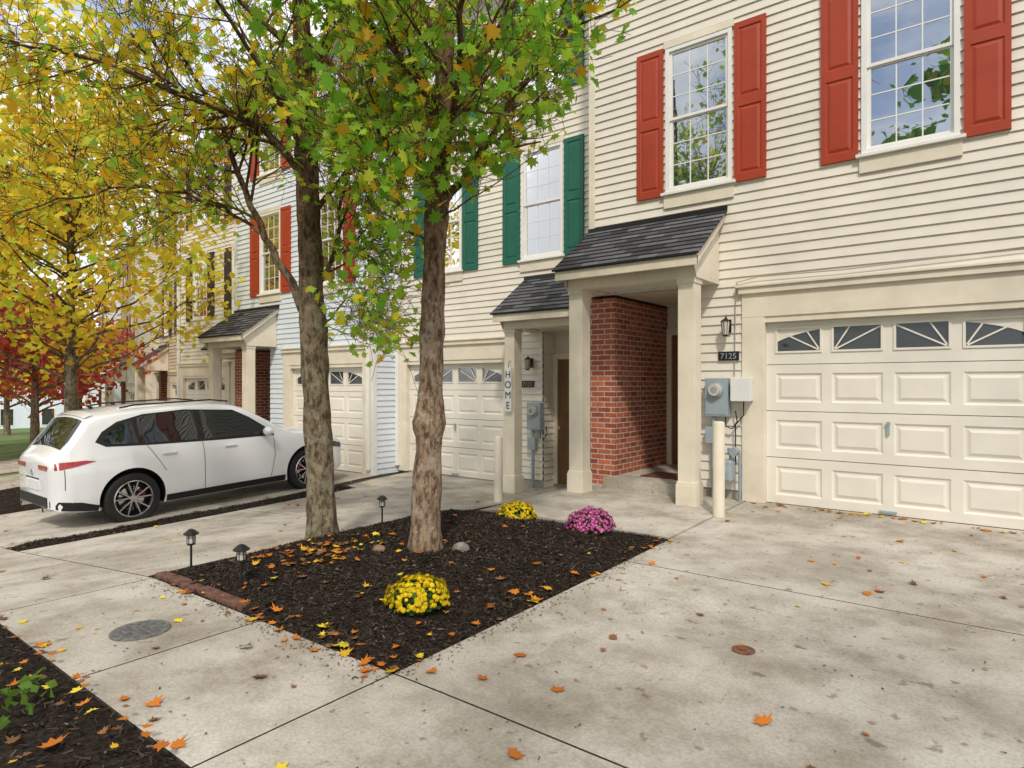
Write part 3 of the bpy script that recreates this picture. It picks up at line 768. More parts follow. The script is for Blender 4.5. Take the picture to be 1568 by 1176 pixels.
def rand_rot():
    q = rng.normal(size=4); q /= np.linalg.norm(q); w, x, y, z = q
    return np.array([[1-2*(y*y+z*z), 2*(x*y-z*w), 2*(x*z+y*w)], [2*(x*y+z*w), 1-2*(x*x+z*z), 2*(y*z-x*w)], [2*(x*z-y*w), 2*(y*z+x*w), 1-2*(x*x+y*y)]])
def mum(x, y, R, col, col2):
    z = bedz(x, y)
    root = empty('chrysanthemum_plant', (x, y, z))
    n = 480; out = np.array([[0, -.5, 0], [.3, -.2, 0], [.36, .2, 0], [0, .5, 0], [-.36, .2, 0], [-.3, -.2, 0]])
    V = []; C = []
    for k in range(n):
        ph = random.uniform(0, 2*math.pi); ct = random.uniform(-0.1, 1); st = math.sqrt(1-ct*ct); rr = R*random.uniform(0.7, 0.95)
        c = np.array([rr*st*math.cos(ph), rr*st*math.sin(ph), max(0.01, rr*ct*0.8+0.02)])
        q = rand_rot(); s = random.uniform(0.03, 0.045)
        V.append(out*s @ q.T + c); b = random.uniform(0.6, 1.4)
        C.append(np.tile([0.05*b, 0.12*b, 0.025*b, 1], (6, 1)))
    poly_mesh('foliage', np.array(V), np.array(C), 'petal', root)
    V = []; C = []; K = 16
    for k in range(int(430*(R/0.2)**1.5)):
        ct = 1-random.random()*0.93; ph = random.uniform(0, 2*math.pi); st = math.sqrt(1-ct*ct)
        nrm = Vector((st*math.cos(ph), st*math.sin(ph), ct)); rr = R*random.uniform(0.92, 1.07)*(1+0.05*math.sin(5*ph+3*ct))
        c = Vector((nrm.x*rr, nrm.y*rr, nrm.z*rr*0.8+0.02))
        nr = (nrm + Vector([random.gauss(0, .22) for _ in range(3)])).normalized()
        a = nr.orthogonal().normalized(); bb = nr.cross(a)
        s = random.uniform(0.011, 0.020)
        for lay, (sc, up) in enumerate(((1.0, 0.0), (0.62, 0.006))):
            vv = []
            for i in range(K):
                t = 2*math.pi*i/K + lay*0.3; r_ = s*sc*(1 if i % 2 == 0 else 0.65)
                vv.append(c + a*(math.cos(t)*r_) + bb*(math.sin(t)*r_) + nr*(up + (0.003 if i % 2 == 0 else -0.002)))
            V.append(np.array([list(p) for p in vv]))
            f = random.uniform(0.65, 1.15); cc = col if lay == 0 else col2
            C.append(np.tile([cc[0]*f, cc[1]*f, cc[2]*f, 1], (K, 1)))
    poly_mesh('blossoms', np.array(V), np.array(C), 'petal', root)
mum(-2.93, 2.78, 0.195, (0.82, 0.68, 0.02), (0.84, 0.56, 0.01))
mum(-4.07, 5.28, 0.20, (0.82, 0.68, 0.02), (0.84, 0.56, 0.01))
mum(-3.08, 5.12, 0.225, (0.62, 0.09, 0.34), (0.70, 0.24, 0.48))

def rock(x, y, r, sd, m='rock_grey'):
    mb = MB(); mb.sphere((0, 0, 0), r, m, 8)
    mb.v = [tuple(np.array(v)*(1+0.5*mnoise.noise((v[0]*12+sd, v[1]*12, v[2]*12)))*np.array([1, 0.8, 0.7])) for v in mb.v]
    mb.build('rock', smooth=True, loc=(x, y, bedz(x, y)+r*0.25))
rock(-4.05, 3.42, 0.065, 1, 'rock_brown'); rock(-3.52, 3.80, 0.07, 5)
mb = MB()
for k in range(6):
    x = -5.30+0.215*k; z = g(x, 2.25); dy = random.uniform(-.012, .012)
    mb.box(x, x+0.205, 2.21+dy, 2.30+dy, z-0.03, z+0.048+0.012*random.random(), 'paver_red')
mb.build('brick_edging', bevel=0.008)
z = g(-4.18, 1.66)+0.02; mb = MB()
mb.tube([(0, 0, 0.0), (0, 0, 0.008), (0, 0, 0.010)], [0.165, 0.165, 0.155], 40, 'cast_iron')
for i in range(-4, 5):
    for j in range(-4, 5):
        if i*i+j*j < 17: mb.box(i*0.032-0.008, i*0.032+0.008, j*0.032-0.008, j*0.032+0.008, 0.009, 0.014, 'cast_iron')
mb.build('utility_cover', loc=(-4.18, 1.66, z))
z = g(-1.16, 3.54)+0.02; mb = MB()
mb.tube([(0, 0, 0), (0, 0, 0.006), (0, 0, 0.007)], [0.062, 0.062, 0.052], 28, 'rust'); mb.cyl((0, 0, 0.006), (0, 0, 0.012), 0.02, 'rust', 10)
mb.build('cleanout_cover', loc=(-1.16, 3.54, z))

# ------------------------------------------------------------------ leaves
LEAF = np.array([[0,-.42,0],[.10,-.28,0],[.36,-.36,0],[.30,-.16,0],[.55,.04,0],[.30,.08,0],[.32,.30,0],[.14,.20,0],[0,.56,0],[-.14,.20,0],[-.32,.30,0],[-.30,.08,0],[-.55,.04,0],[-.30,-.16,0],[-.36,-.36,0],[-.10,-.28,0]])
LEAF[:, 2] = -0.22*np.abs(LEAF[:, 0]) - 0.10*LEAF[:, 1]
QUAD = np.array([[0,-.5,0],[.42,-.05,-.1],[.0,.55,0],[-.42,-.05,-.1]])
STAR = np.array([[0,-.45,0],[.40,-.30,-.08],[.30,-.02,-.05],[.5,.12,-.1],[.2,.2,-.03],[0,.55,0],[-.2,.2,-.03],[-.5,.12,-.1],[-.30,-.02,-.05],[-.40,-.30,-.08]])
def leaves(name, centers, sizes, cols, shape, parent, bias=0.7, mat='leaf'):
    n = len(centers); k = len(shape)
    nrm = rng.normal(size=(n, 3)); nrm /= np.linalg.norm(nrm, axis=1)[:, None]; nrm[:, 2] += bias; nrm /= np.linalg.norm(nrm, axis=1)[:, None]
    t = rng.normal(size=(n, 3)); t[:, 2] -= 0.6
    t -= nrm*np.sum(t*nrm, axis=1)[:, None]; t /= np.linalg.norm(t, axis=1)[:, None]
    b = np.cross(t, nrm)
    V = centers[:, None, :] + sizes[:, None, None]*(shape[None, :, 0:1]*b[:, None, :] + shape[None, :, 1:2]*t[:, None, :] + shape[None, :, 2:3]*nrm[:, None, :])
    C = np.ones((n, k, 4)); C[:, :, :3] = cols[:, None, :]
    return poly_mesh(name, V, C, mat, parent)
PAL = {
 'green': (0.24, 0.52, 0.04), 'dgreen': (0.10, 0.27, 0.03), 'lgreen': (0.44, 0.70, 0.06), 'ygreen': (0.68, 0.74, 0.07),
 'yellow': (0.88, 0.70, 0.05), 'gold': (0.86, 0.50, 0.03), 'orange': (0.70, 0.21, 0.02), 'red': (0.50, 0.055, 0.045), 'brown': (0.28, 0.13, 0.05), 'pink': (0.62, 0.14, 0.12)}
def pick(ws, n):
    ks = list(ws.keys()); w = np.array([ws[k] for k in ks], float); w /= w.sum()
    i = rng.choice(len(ks), n, p=w)
    return np.array([PAL[k] for k in ks])[i]

def grow(mb, P, d, L, r, lvl, maxl, anch, matn, up=0.10, twist=0.22, keep=None):
    n = 5 if lvl < maxl else 4
    pts = [P.copy()]; rad = [r]; dd = d.copy(); p = P.copy()
    for i in range(n):
        dd = (dd + Vector([random.gauss(0, twist) for _ in range(3)])*0.6 + Vector((0, 0, up*0.5))).normalized()
        p = p + dd*(L/n); pts.append(p.copy()); rad.append(r*(1-(i+1)/n*0.62))
        if lvl >= maxl-1: anch.append((p.copy(), lvl))
        if lvl < maxl and i >= 0:
            for _ in range(1 if random.random() < 0.65 else 2):
                ax = dd.cross(Vector([random.gauss(0, 1) for _ in range(3)])).normalized()
                cd = (Matrix.Rotation(math.radians(random.uniform(30, 62)), 3, ax) @ dd)
                if keep is None or keep(p + cd*L*0.5):
                    grow(mb, p.copy(), cd, L*random.uniform(0.42, 0.62), rad[-1]*0.6, lvl+1, maxl, anch, matn, up, twist, keep)
    mb.tube(pts, [max(0.0025, q) for q in rad], 8 if r > 0.03 else (6 if r > 0.012 else 4), matn, caps=False)
def limb(mb, pts, r0, r1, anch, matn, maxl=3, keep=None, dens=1.0, up=0.08):
    P = [Vector(p) for p in pts]; fine = []
    for i in range(len(P)-1):
        for k in range(4):
            t = k/4; a = P[max(0, i-1)]; b = P[i]; c = P[i+1]; e = P[min(len(P)-1, i+2)]
            fine.append(0.5*((2*b)+(-a+c)*t+(2*a-5*b+4*c-e)*t*t+(-a+3*b-3*c+e)*t**3))
    fine.append(P[-1]); n = len(fine)
    fine = [f + Vector([random.gauss(0, 0.012) for _ in range(3)]) if 0 < i < n-1 else f for i, f in enumerate(fine)]
    rad = [r0+(r1-r0)*(i/(n-1))**0.8 for i in range(n)]
    mb.tube(fine, rad, 10, matn, caps=False)
    for i in range(2, n):
        for _ in range(int(dens) + (random.random() < dens-int(dens))):
            dd = (fine[i]-fine[i-1]).normalized()
            ax = dd.cross(Vector([random.gauss(0, 1) for _ in range(3)])).normalized()
            cd = Matrix.Rotation(math.radians(random.uniform(30, 65)), 3, ax) @ dd
            Lc = random.uniform(0.6, 1.1)
            if keep is None or keep(fine[i]+cd*Lc*0.6): grow(mb, fine[i].copy(), cd, Lc, rad[i]*0.5, 1, maxl, anch, matn, up, 0.22, keep)
    grow(mb, fine[-1].copy(), (fine[-1]-fine[-2]).normalized(), 0.9, r1*0.9, 1, maxl, anch, matn, up, 0.22, keep)

R_ = Vector((0.787, 0.617, 0)); F_ = Vector((-0.617, 0.787, 0))
def trunkjit(sd, amp=0.17):
    def f(p, off, i):
        return 1 + amp*mnoise.noise((off.x*1.6+sd, off.y*1.6, p.z*3.2)) + amp*0.5*mnoise.noise((off.x*6+sd, off.y*6, p.z*9))
    return f
def smoothpath(ctrl, n):
    zs_ = [c[2] for c in ctrl]
    out = []
    for i in range(n):
        z = zs_[0]+(zs_[-1]-zs_[0])*i/(n-1)
        out.append((float(np.interp(z, zs_, [c[0] for c in ctrl])), float(np.interp(z, zs_, [c[1] for c in ctrl])), z, float(np.interp(z, zs_, [c[3] for c in ctrl]))))
    return out
def make_tree(base, ctrl, limbs, matn, pal_fn, leafn, size, sd, keep=None, maxl=3, dens=1.0):
    random.seed(sd)
    root = empty('maple_tree', base)
    mb = MB(); anch = []
    def W(r, f, z): return R_*r + F_*f + Vector((0, 0, z))
    path = smoothpath(ctrl, 130)
    pts = [W(a, b, z) for a, b, z, r in path]
    mb.tube(pts, [p[3] for p in path], 36, matn, caps=False, jit=trunkjit(sd))
    for (P, r0, r1, dn) in limbs:
        limb(mb, [W(*q) for q in P], r0, r1, anch, matn, maxl, keep, dn)
    mb.build('trunk_and_branches', root, smooth=True)
    A = np.array([list(a[0]) for a in anch])
    if keep is not None:
        A = A[[keep(Vector(a)) for a in A]]
    idx = rng.integers(0, len(A), leafn)
    cen = A[idx] + rng.normal(size=(leafn, 3))*np.array([0.085, 0.085, 0.075]) + np.array([0, 0, -0.03])
    sz = size*rng.uniform(0.6, 1.25, leafn)
    cols = pal_fn(A[idx], leafn)
    leaves('leaves', cen, sz, cols, LEAF, root, bias=0.5)
    print('tree anchors', len(A))
    return root
def mixpal(A, n, fn_w, wa, wb):
    ca = pick(wa, n); cb = pick(wb, n)
    w = fn_w(A)
    nz = np.array([mnoise.noise((a[0]*1.1, a[1]*1.1, a[2]*1.1)) for a in A])
    w = np.clip(w + nz*0.6 + rng.normal(size=n)*0.06, 0, 1)
    sel = rng.random(n) < w
    c = np.where(sel[:, None], ca, cb)
    return c*rng.uniform(0.75, 1.15, n)[:, None]

zb = bedz(-3.8, 3.69)
def keep1(p):
    r = p.dot(R_); 
    if r > 0.30 + 0.95*max(0, (p.z-2.65)): return False
    if r > 1.70: return False
    if r < -0.40 - 0.9*max(0, p.z-2.6): return False
    if r < -1.3: return False
    return p.z > 2.3
ctrl = [(0, 0, -0.15, .17), (0, 0, 0.02, .145), (0.0, 0, .2, .122), (.01, 0, .55, .113), (.03, 0, .80, .103), (.032, 0, .92, .110), (.035, 0, 1.02, .136), (.04, 0, 1.12, .120), (.045, 0, 1.3, .096), (.05, 0, 1.65, .095), (.055, 0, 1.78, .112), (.06, 0, 1.95, .094), (.08, 0, 2.55, .088), (.09, .01, 2.8, .10), (.10, .02, 3.0, .098), (.14, .02, 3.4, .082), (.17, .03, 4.5, .062), (.2, .05, 6.0, .04), (.2, .05, 7.5, .012)]
limbs1 = [
 ([(0.10,0,2.75),(.40,-.1,3.15),(.75,-.2,3.65),(1.15,-.3,4.1),(1.6,-.3,4.7)], .042, .012, 1.2),
 ([(0.10,0,2.95),(-.25,.05,3.3),(-.65,.1,3.8),(-1.1,.2,4.5)], .042, .012, 0.9),
 ([(0.12,0,3.2),(.3,-.5,3.55),(.4,-1.0,4.0),(.5,-1.5,4.4)], .036, .012, 1.1),
 ([(0.12,0,3.3),(.1,.5,3.7),(.0,1.0,4.3),(.0,1.5,5.0)], .036, .012, 1.0),
 ([(0.12,0,3.5),(-.2,-.4,3.9),(-.6,-.9,4.3),(-1.0,-1.2,4.8)], .036, .012, 0.9),
 ([(0.14,0,3.8),(.5,.3,4.3),(.9,.5,5.0),(1.2,.8,5.8)], .036, .012, 0.8),
 ([(0.16,0,4.2),(-.3,.3,4.8),(-.9,.4,5.5)], .032, .012, 0.6),
 ([(0.16,0,4.6),(.4,-.3,5.2),(1.0,-.6,6.0)], .032, .012, 0.6),
 ([(0.08,0,2.50),(-.18,-.08,2.62),(-.42,-.12,2.80)], .014, .006, 1.3),
 ([(0.10,0,2.70),(.25,-.15,2.75),(.45,-.22,2.85)], .012, .006, 1.2),
]
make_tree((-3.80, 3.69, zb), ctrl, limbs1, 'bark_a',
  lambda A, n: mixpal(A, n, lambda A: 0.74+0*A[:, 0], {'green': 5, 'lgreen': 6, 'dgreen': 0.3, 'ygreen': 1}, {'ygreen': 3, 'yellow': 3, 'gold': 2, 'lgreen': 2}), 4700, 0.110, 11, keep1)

zb2 = bedz(-5.14, 3.63)
def keep2(p):
    r = p.dot(R_)
    if r > 0.12:
        return r < 1.0 and p.z > 1.72
    if r > -1.15: return p.z > 3.0
    return p.z > 3.0 - 0.75*min(1.5, -r-1.15)
ctrl = [(0, 0, -0.15, .20), (0, 0, .03, .148), (-.0, 0, .25, .130), (-.02, 0, .8, .122), (-.05, 0, 1.4, .118), (-.07, 0, 1.95, .125), (-.09, 0, 2.2, .112), (-.11, 0, 2.9, .105), (-.14, 0, 3.6, .108), (-.17, 0, 4.2, .088), (-.2, 0, 5.5, .07), (-.2, 0, 7.5, .03)]
limbs2 = [
 ([(-.10,0,2.0),(-.28,0,2.4),(-.52,0,2.85),(-.78,0,3.45),(-1.0,0,4.0),(-1.4,0,4.7)], .048, .016, 1.0),
 ([(-.14,0,3.35),(-.5,-.1,3.8),(-1.1,-.2,4.05),(-1.9,-.3,4.35),(-2.6,-.3,4.5)], .042, .012, 1.1),
 ([(-.52,0,2.85),(-1.0,.1,3.15),(-1.7,.1,3.35),(-2.4,.1,3.25),(-2.9,0,3.05)], .020, .006, 1.2),
 ([(-.78,0,3.45),(-1.3,.5,3.7),(-2.0,.9,4.0),(-2.8,1.2,4.0)], .020, .007, 1.0),
 ([(-.09,0,2.25),(.08,0,2.6),(.18,0,3.1),(.32,0,3.7),(.5,0,4.4)], .028, .010, 0.8),
 ([(.10,0,2.65),(.3,-.1,2.75),(.52,-.15,2.6),(.68,-.2,2.35)], .012, .005, 1.0),
 ([(-.08,0,1.9),(.12,.05,2.15),(.25,.1,2.3),(.40,.1,2.2),(.6,.1,2.0)], .012, .004, 0.8),
 ([(-.13,0,3.0),(.1,.5,3.6),(.3,1.0,4.3)], .032, .012, 0.9),
 ([(-.14,0,3.5),(-.3,-.6,4.1),(-.6,-1.1,4.6)], .032, .012, 0.8),
 ([(-.15,0,3.8),(-.6,.5,4.5),(-1.2,1.0,5.4)], .036, .012, 0.6),
 ([(-.17,0,4.2),(.3,-.2,4.9),(.8,-.4,5.8)], .036, .012, 0.6),
 ([(-.17,0,4.5),(-.9,-.2,5.2),(-1.8,-.3,6.0)], .036, .012, 0.6),
]
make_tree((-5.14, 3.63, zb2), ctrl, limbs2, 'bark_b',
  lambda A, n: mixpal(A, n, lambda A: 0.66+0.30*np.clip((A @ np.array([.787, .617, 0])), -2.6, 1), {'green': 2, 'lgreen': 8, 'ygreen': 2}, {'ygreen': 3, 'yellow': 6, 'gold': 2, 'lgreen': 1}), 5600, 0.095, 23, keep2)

def clump_tree(base, H, cz, rad, ncl, per, size, ws, sd, trunk_r=0.13, bark_='bark_b', name='maple_tree', clr=0.5, lean=(0, 0)):
    random.seed(sd); r_ = np.random.default_rng(sd)
    root = empty(name, base); mb = MB()
    pts = [Vector((lean[0]*t*t, lean[1]*t*t, -0.2+(H*0.85+0.2)*t)) for t in np.linspace(0, 1, 24)]
    mb.tube(pts, [trunk_r*(1.25 if i == 0 else 1)*(1-0.85*(i/23)) for i in range(24)], 14, bark_, caps=False, jit=trunkjit(sd))
    C = []
    for k in range(ncl):
        v = r_.normal(size=3); v /= np.linalg.norm(v); q = r_.random()**0.45
        c = Vector((v[0]*rad[0]*q, v[1]*rad[1]*q, cz+v[2]*rad[2]*q)); C.append(c)
        t = min(0.9, max(0.25, (c.z-0.35*math.hypot(c.x, c.y)-0.4)/(H*0.85)))
        s = Vector((lean[0]*t*t, lean[1]*t*t, H*0.85*t))
        m = (s+c)/2 + Vector((random.gauss(0, .12), random.gauss(0, .12), -0.12*(c-s).length*0.4))
        rr = trunk_r*0.30*(1-t*0.6)
        pp = [s, s*0.55+m*0.45+Vector((0,0,.05)), m, c*0.5+m*0.5, c]
        mb.tube(pp, [rr, rr*.8, rr*.6, rr*.4, rr*.15], 5, bark_, caps=False)
        for _ in range(3):
            e = c + Vector([random.gauss(0, clr*0.8) for _ in range(3)])
            mb.tube([m*0.4+c*0.6, (c+e)/2, e], [rr*.3, rr*.2, rr*.08], 4, bark_, caps=False)
    mb.build('trunk_and_branches', root, smooth=True)
    C = np.array([list(c) for c in C]); n = ncl*per
    idx = np.repeat(np.arange(ncl), per)
    cen = C[idx] + r_.normal(size=(n, 3))*np.array([clr, clr, clr*0.6])
    cl = pick(ws, ncl)[idx]*0.6 + pick(ws, n)*0.4
    cl *= (r_.uniform(0.8, 1.15, ncl)[idx]*r_.uniform(0.85, 1.15, n))[:, None]
    leaves('leaves', cen, size*r_.uniform(0.6, 1.3, n), cl, STAR if size < 0.18 else QUAD, root, bias=0.5)
    return root
YW = {'yellow': 7, 'gold': 2.5, 'ygreen': 2.5, 'lgreen': 1}
clump_tree((-15.2, 4.7, g(-15.2, 4.7)), 9.0, 6.0, (3.2, 3.2, 3.6), 85, 85, 0.15, YW, 31, 0.14)
clump_tree((-24.5, 6.6, g(-24.5, 6.6)), 6.2, 3.7, (2.7, 2.7, 2.0), 46, 80, 0.19, {'red': 3, 'pink': 5, 'orange': 3}, 33, 0.15)
clump_tree((-36, 11.5, g(-36, 11.5)), 8, 4.8, (2.8, 2.8, 2.8), 40, 60, 0.26, {'orange': 3, 'gold': 3, 'yellow': 4}, 34, 0.16)
clump_tree((-24, 1.8, g(-24, 1.8)), 12, 7.6, (4.2, 4.2, 4.2), 85, 85, 0.24, {'yellow': 6, 'gold': 2, 'ygreen': 3}, 35, 0.18)
clump_tree((-31, 7.0, g(-31, 7)), 13, 8.6, (4.4, 4.4, 4.2), 70, 75, 0.28, {'yellow': 4, 'gold': 3, 'ygreen': 4, 'lgreen': 2}, 37, 0.2)
clump_tree((-50, 12, g(-50, 12)), 8, 4.6, (3, 3, 3), 40, 60, 0.32, {'red': 2, 'orange': 3, 'gold': 3, 'green': 3}, 36, 0.2)
# street trees across the road; the first, beside the camera, is added
clump_tree((7.5, -5.0, S(7)), 13, 8.6, (4.0, 4.0, 3.8), 60, 24, 0.24, {'green': 4, 'lgreen': 3, 'yellow': 2}, 41, 0.22, clr=0.8)  # out of view, added to cast dappled shade on the driveway
clump_tree((0.5, -15, S(0)), 16.5, 10, (5, 4.0, 6.4), 75, 60, 0.42, {'dgreen': 4, 'green': 3, 'yellow': 1}, 42, 0.3)
clump_tree((-10, -16, S(-10)), 15, 9, (5, 4.0, 5.5), 60, 60, 0.42, {'dgreen': 3, 'green': 3, 'gold': 1}, 43, 0.3)
clump_tree((12, -18, S(12)), 16, 10, (5.5, 4.0, 6.0), 50, 60, 0.42, {'green': 3, 'lgreen': 1, 'dgreen': 4}, 44, 0.3)
random.seed(5)
cen = []; cl = []
for k in range(90):
    a = random.uniform(0, 1)
    cx = -85-40*random.random(); cy = -40+110*a; cz = random.uniform(0, 9)
    m = 120
    cen.append(np.array([cx, cy, cz]) + rng.normal(size=(m, 3))*np.array([2.2, 2.6, 1.9])); cl.append(np.tile(pick({'green': 3, 'gold': 2, 'yellow': 2, 'orange': 1, 'dgreen': 3}, 1)*random.uniform(.5, .9), (m, 1)))
cen = np.concatenate(cen); cl = np.concatenate(cl)
leaves('distant_trees', cen, rng.uniform(0.8, 1.6, len(cen)), cl, QUAD, None)
r = empty('gray_house', (-72, 19.5, -3.2), math.radians(60)); mb = MB()
siding_x(mb, -6, 6, 0, 6, -4, 'siding_blue'); siding_y(mb, -4, 4, 0, 6, 6, 1, 'siding_blue'); siding_y(mb, -4, 4, 0, 6, -6, -1, 'siding_blue')
mb.face([(-6, 4, 0), (6, 4, 0), (6, 4, 6), (-6, 4, 6)], 'siding_blue')
for xx in (-6, 6): mb.face([(xx, -4, 6), (xx, 4, 6), (xx, 0, 8.5)], 'siding_blue')
mb.build('walls', r); mb = MB()
mb.face([(-6.4, -4.5, 5.8), (6.4, -4.5, 5.8), (6.4, 0, 8.6), (-6.4, 0, 8.6)], 'shingle'); mb.face([(-6.4, 4.5, 5.8), (6.4, 4.5, 5.8), (6.4, 0, 8.6), (-6.4, 0, 8.6)], 'shingle'); mb.build('roof', r)
mb = MB()
for xx in (-4.5, -1.5, 1.5, 4.0):
    for zz in (1, 3.8): mb.box(xx, xx+0.9, -4.06, -4.02, zz, zz+1.4, 'garage_glass'); mb.box(xx-.1, xx+1.0, -4.04, -4.0, zz-.1, zz+1.5, 'white_vinyl')
mb.build('windows', r)

# ------------------------------------------------------------------ fallen leaves
random.seed(77)
def surf(x, y):
    c = bed_main.c
    if 2.2 < y < 5.5 and -5.6 < x < -2.5:
        v = (y-2.2)/3.3; xl = c[0][0]*(1-v)+c[3][0]*v
        if x > xl: return bedz(x, y)+0.012
    if y < 1.17 and x < -2.5: return g(x, y)+0.085
    return g(x, y)+0.022
pts = []
def add(n, fx, fy):
    for _ in range(n): pts.append((fx(), fy()))
U = random.uniform
add(80, lambda: U(-9, 0), lambda: U(1.2, 7.5))
add(20, lambda: U(-2.5, 0.2), lambda: U(2.2, 7.6))
add(60, lambda: U(-5.4, -2.5), lambda: U(2.2, 4.8))
add(60, lambda: U(-5.0, -2.5), lambda: random.gauss(2.22, 0.09))
add(26, lambda: random.gauss(-2.54, 0.07), lambda: U(2.2, 5.5))
add(85, lambda: random.gauss(-4.50, 0.24), lambda: random.gauss(3.05, 0.25))
add(55, lambda: U(-7, -2.6), lambda: random.gauss(1.15, 0.08))
add(80, lambda: U(-7, -2.6), lambda: U(0.0, 1.2))
add(55, lambda: U(-2.4, 0.2), lambda: random.gauss(7.66, 0.04))
add(100, lambda: U(-20, -8), lambda: U(0.5, 7.5))
add(30, lambda: random.gauss(-9, .3), lambda: U(2.2, 7))
big = [(-1.05, 5.0), (-.72, 5.05), (-.78, 4.95), (-.85, 2.85), (-1.55, 2.0), (-1.72, 2.55), (-2.1, 2.75), (-.55, 1.75), (-3.0, 1.75), (-3.4, 1.9)]
pts += big
n = len(pts)
cols = pick({'orange': 7, 'gold': 3, 'yellow': 1.5, 'brown': 5}, n)*rng.uniform(0.6, 1.0, n)[:, None]
V = []
for i, (x, y) in enumerate(pts):
    s = U(0.035, 0.08) if random.random() < .85 else U(0.08, 0.105); th_ = U(0, 6.283)
    if i >= n-len(big): s = U(.08, .105)
    L = LEAF.copy(); L[:, :2] *= rng.uniform(0.8, 1.12, (16, 2))
    L[:, 2] = U(-0.15, 0.6)*L[:, 0]**2*2 + U(-0.1, 0.6)*L[:, 1]**2 + random.gauss(0, .15)*L[:, 0] + random.gauss(0, .15)*L[:, 1]
    L[:, 2] -= L[:, 2].min()
    c, sn = math.cos(th_), math.sin(th_)
    Q = L.copy(); Q[:, 0] = c*L[:, 0]-sn*L[:, 1]; Q[:, 1] = sn*L[:, 0]+c*L[:, 1]
    V.append(Q*s + np.array([x, y, surf(x, y)+0.002]))
C = np.ones((n, 16, 4)); C[:, :, :3] = cols[:, None, :]
poly_mesh('fallen_leaves', np.array(V), C, 'dry_leaf')
m = 1700; V = []; C = []
for k in range(m):
    if random.random() < .6: x, y = U(-9, 0.1), U(1.2, 7.6)
    elif random.random() < .5: x, y = U(-5.4, -2.4), random.gauss(2.14, .06)
    else: x, y = random.gauss(-2.45, .06), U(2.2, 5.6)
    l = U(.003, .013); w = U(.0015, .004); t = U(0, 6.28); z = surf(x, y)+.003
    dx, dy = math.cos(t), math.sin(t)
    V.append([[x-dx*l-dy*w, y-dy*l+dx*w, z], [x+dx*l-dy*w, y+dy*l+dx*w, z+.002], [x+dx*l+dy*w, y+dy*l-dx*w, z], [x-dx*l+dy*w, y-dy*l-dx*w, z+.003]])
    b = U(.5, 3); C.append(np.tile([.05*b, .034*b, .02*b, 1], (4, 1)))
poly_mesh('leaf_litter', np.array(V), np.array(C), 'chip')
V = []; C = []
for (wx, wy, nr) in ((-3.55, 0.95, 20), (-3.35, 0.8, 10), (-4.6, .9, 10)):
    for k in range(nr):
        t = U(0, 6.28); rr = U(0.02, .12); q = rand_rot()
        c = np.array([wx+rr*math.cos(t), wy+rr*math.sin(t), g(wx, wy)+.09+U(0, .06)])
        V.append(QUAD*U(.04, .07) @ q.T + c); b = U(.7, 1.4); C.append(np.tile([.13*b, .26*b, .03*b, 1], (4, 1)))
poly_mesh('weeds', np.array(V), np.array(C), 'leaf')

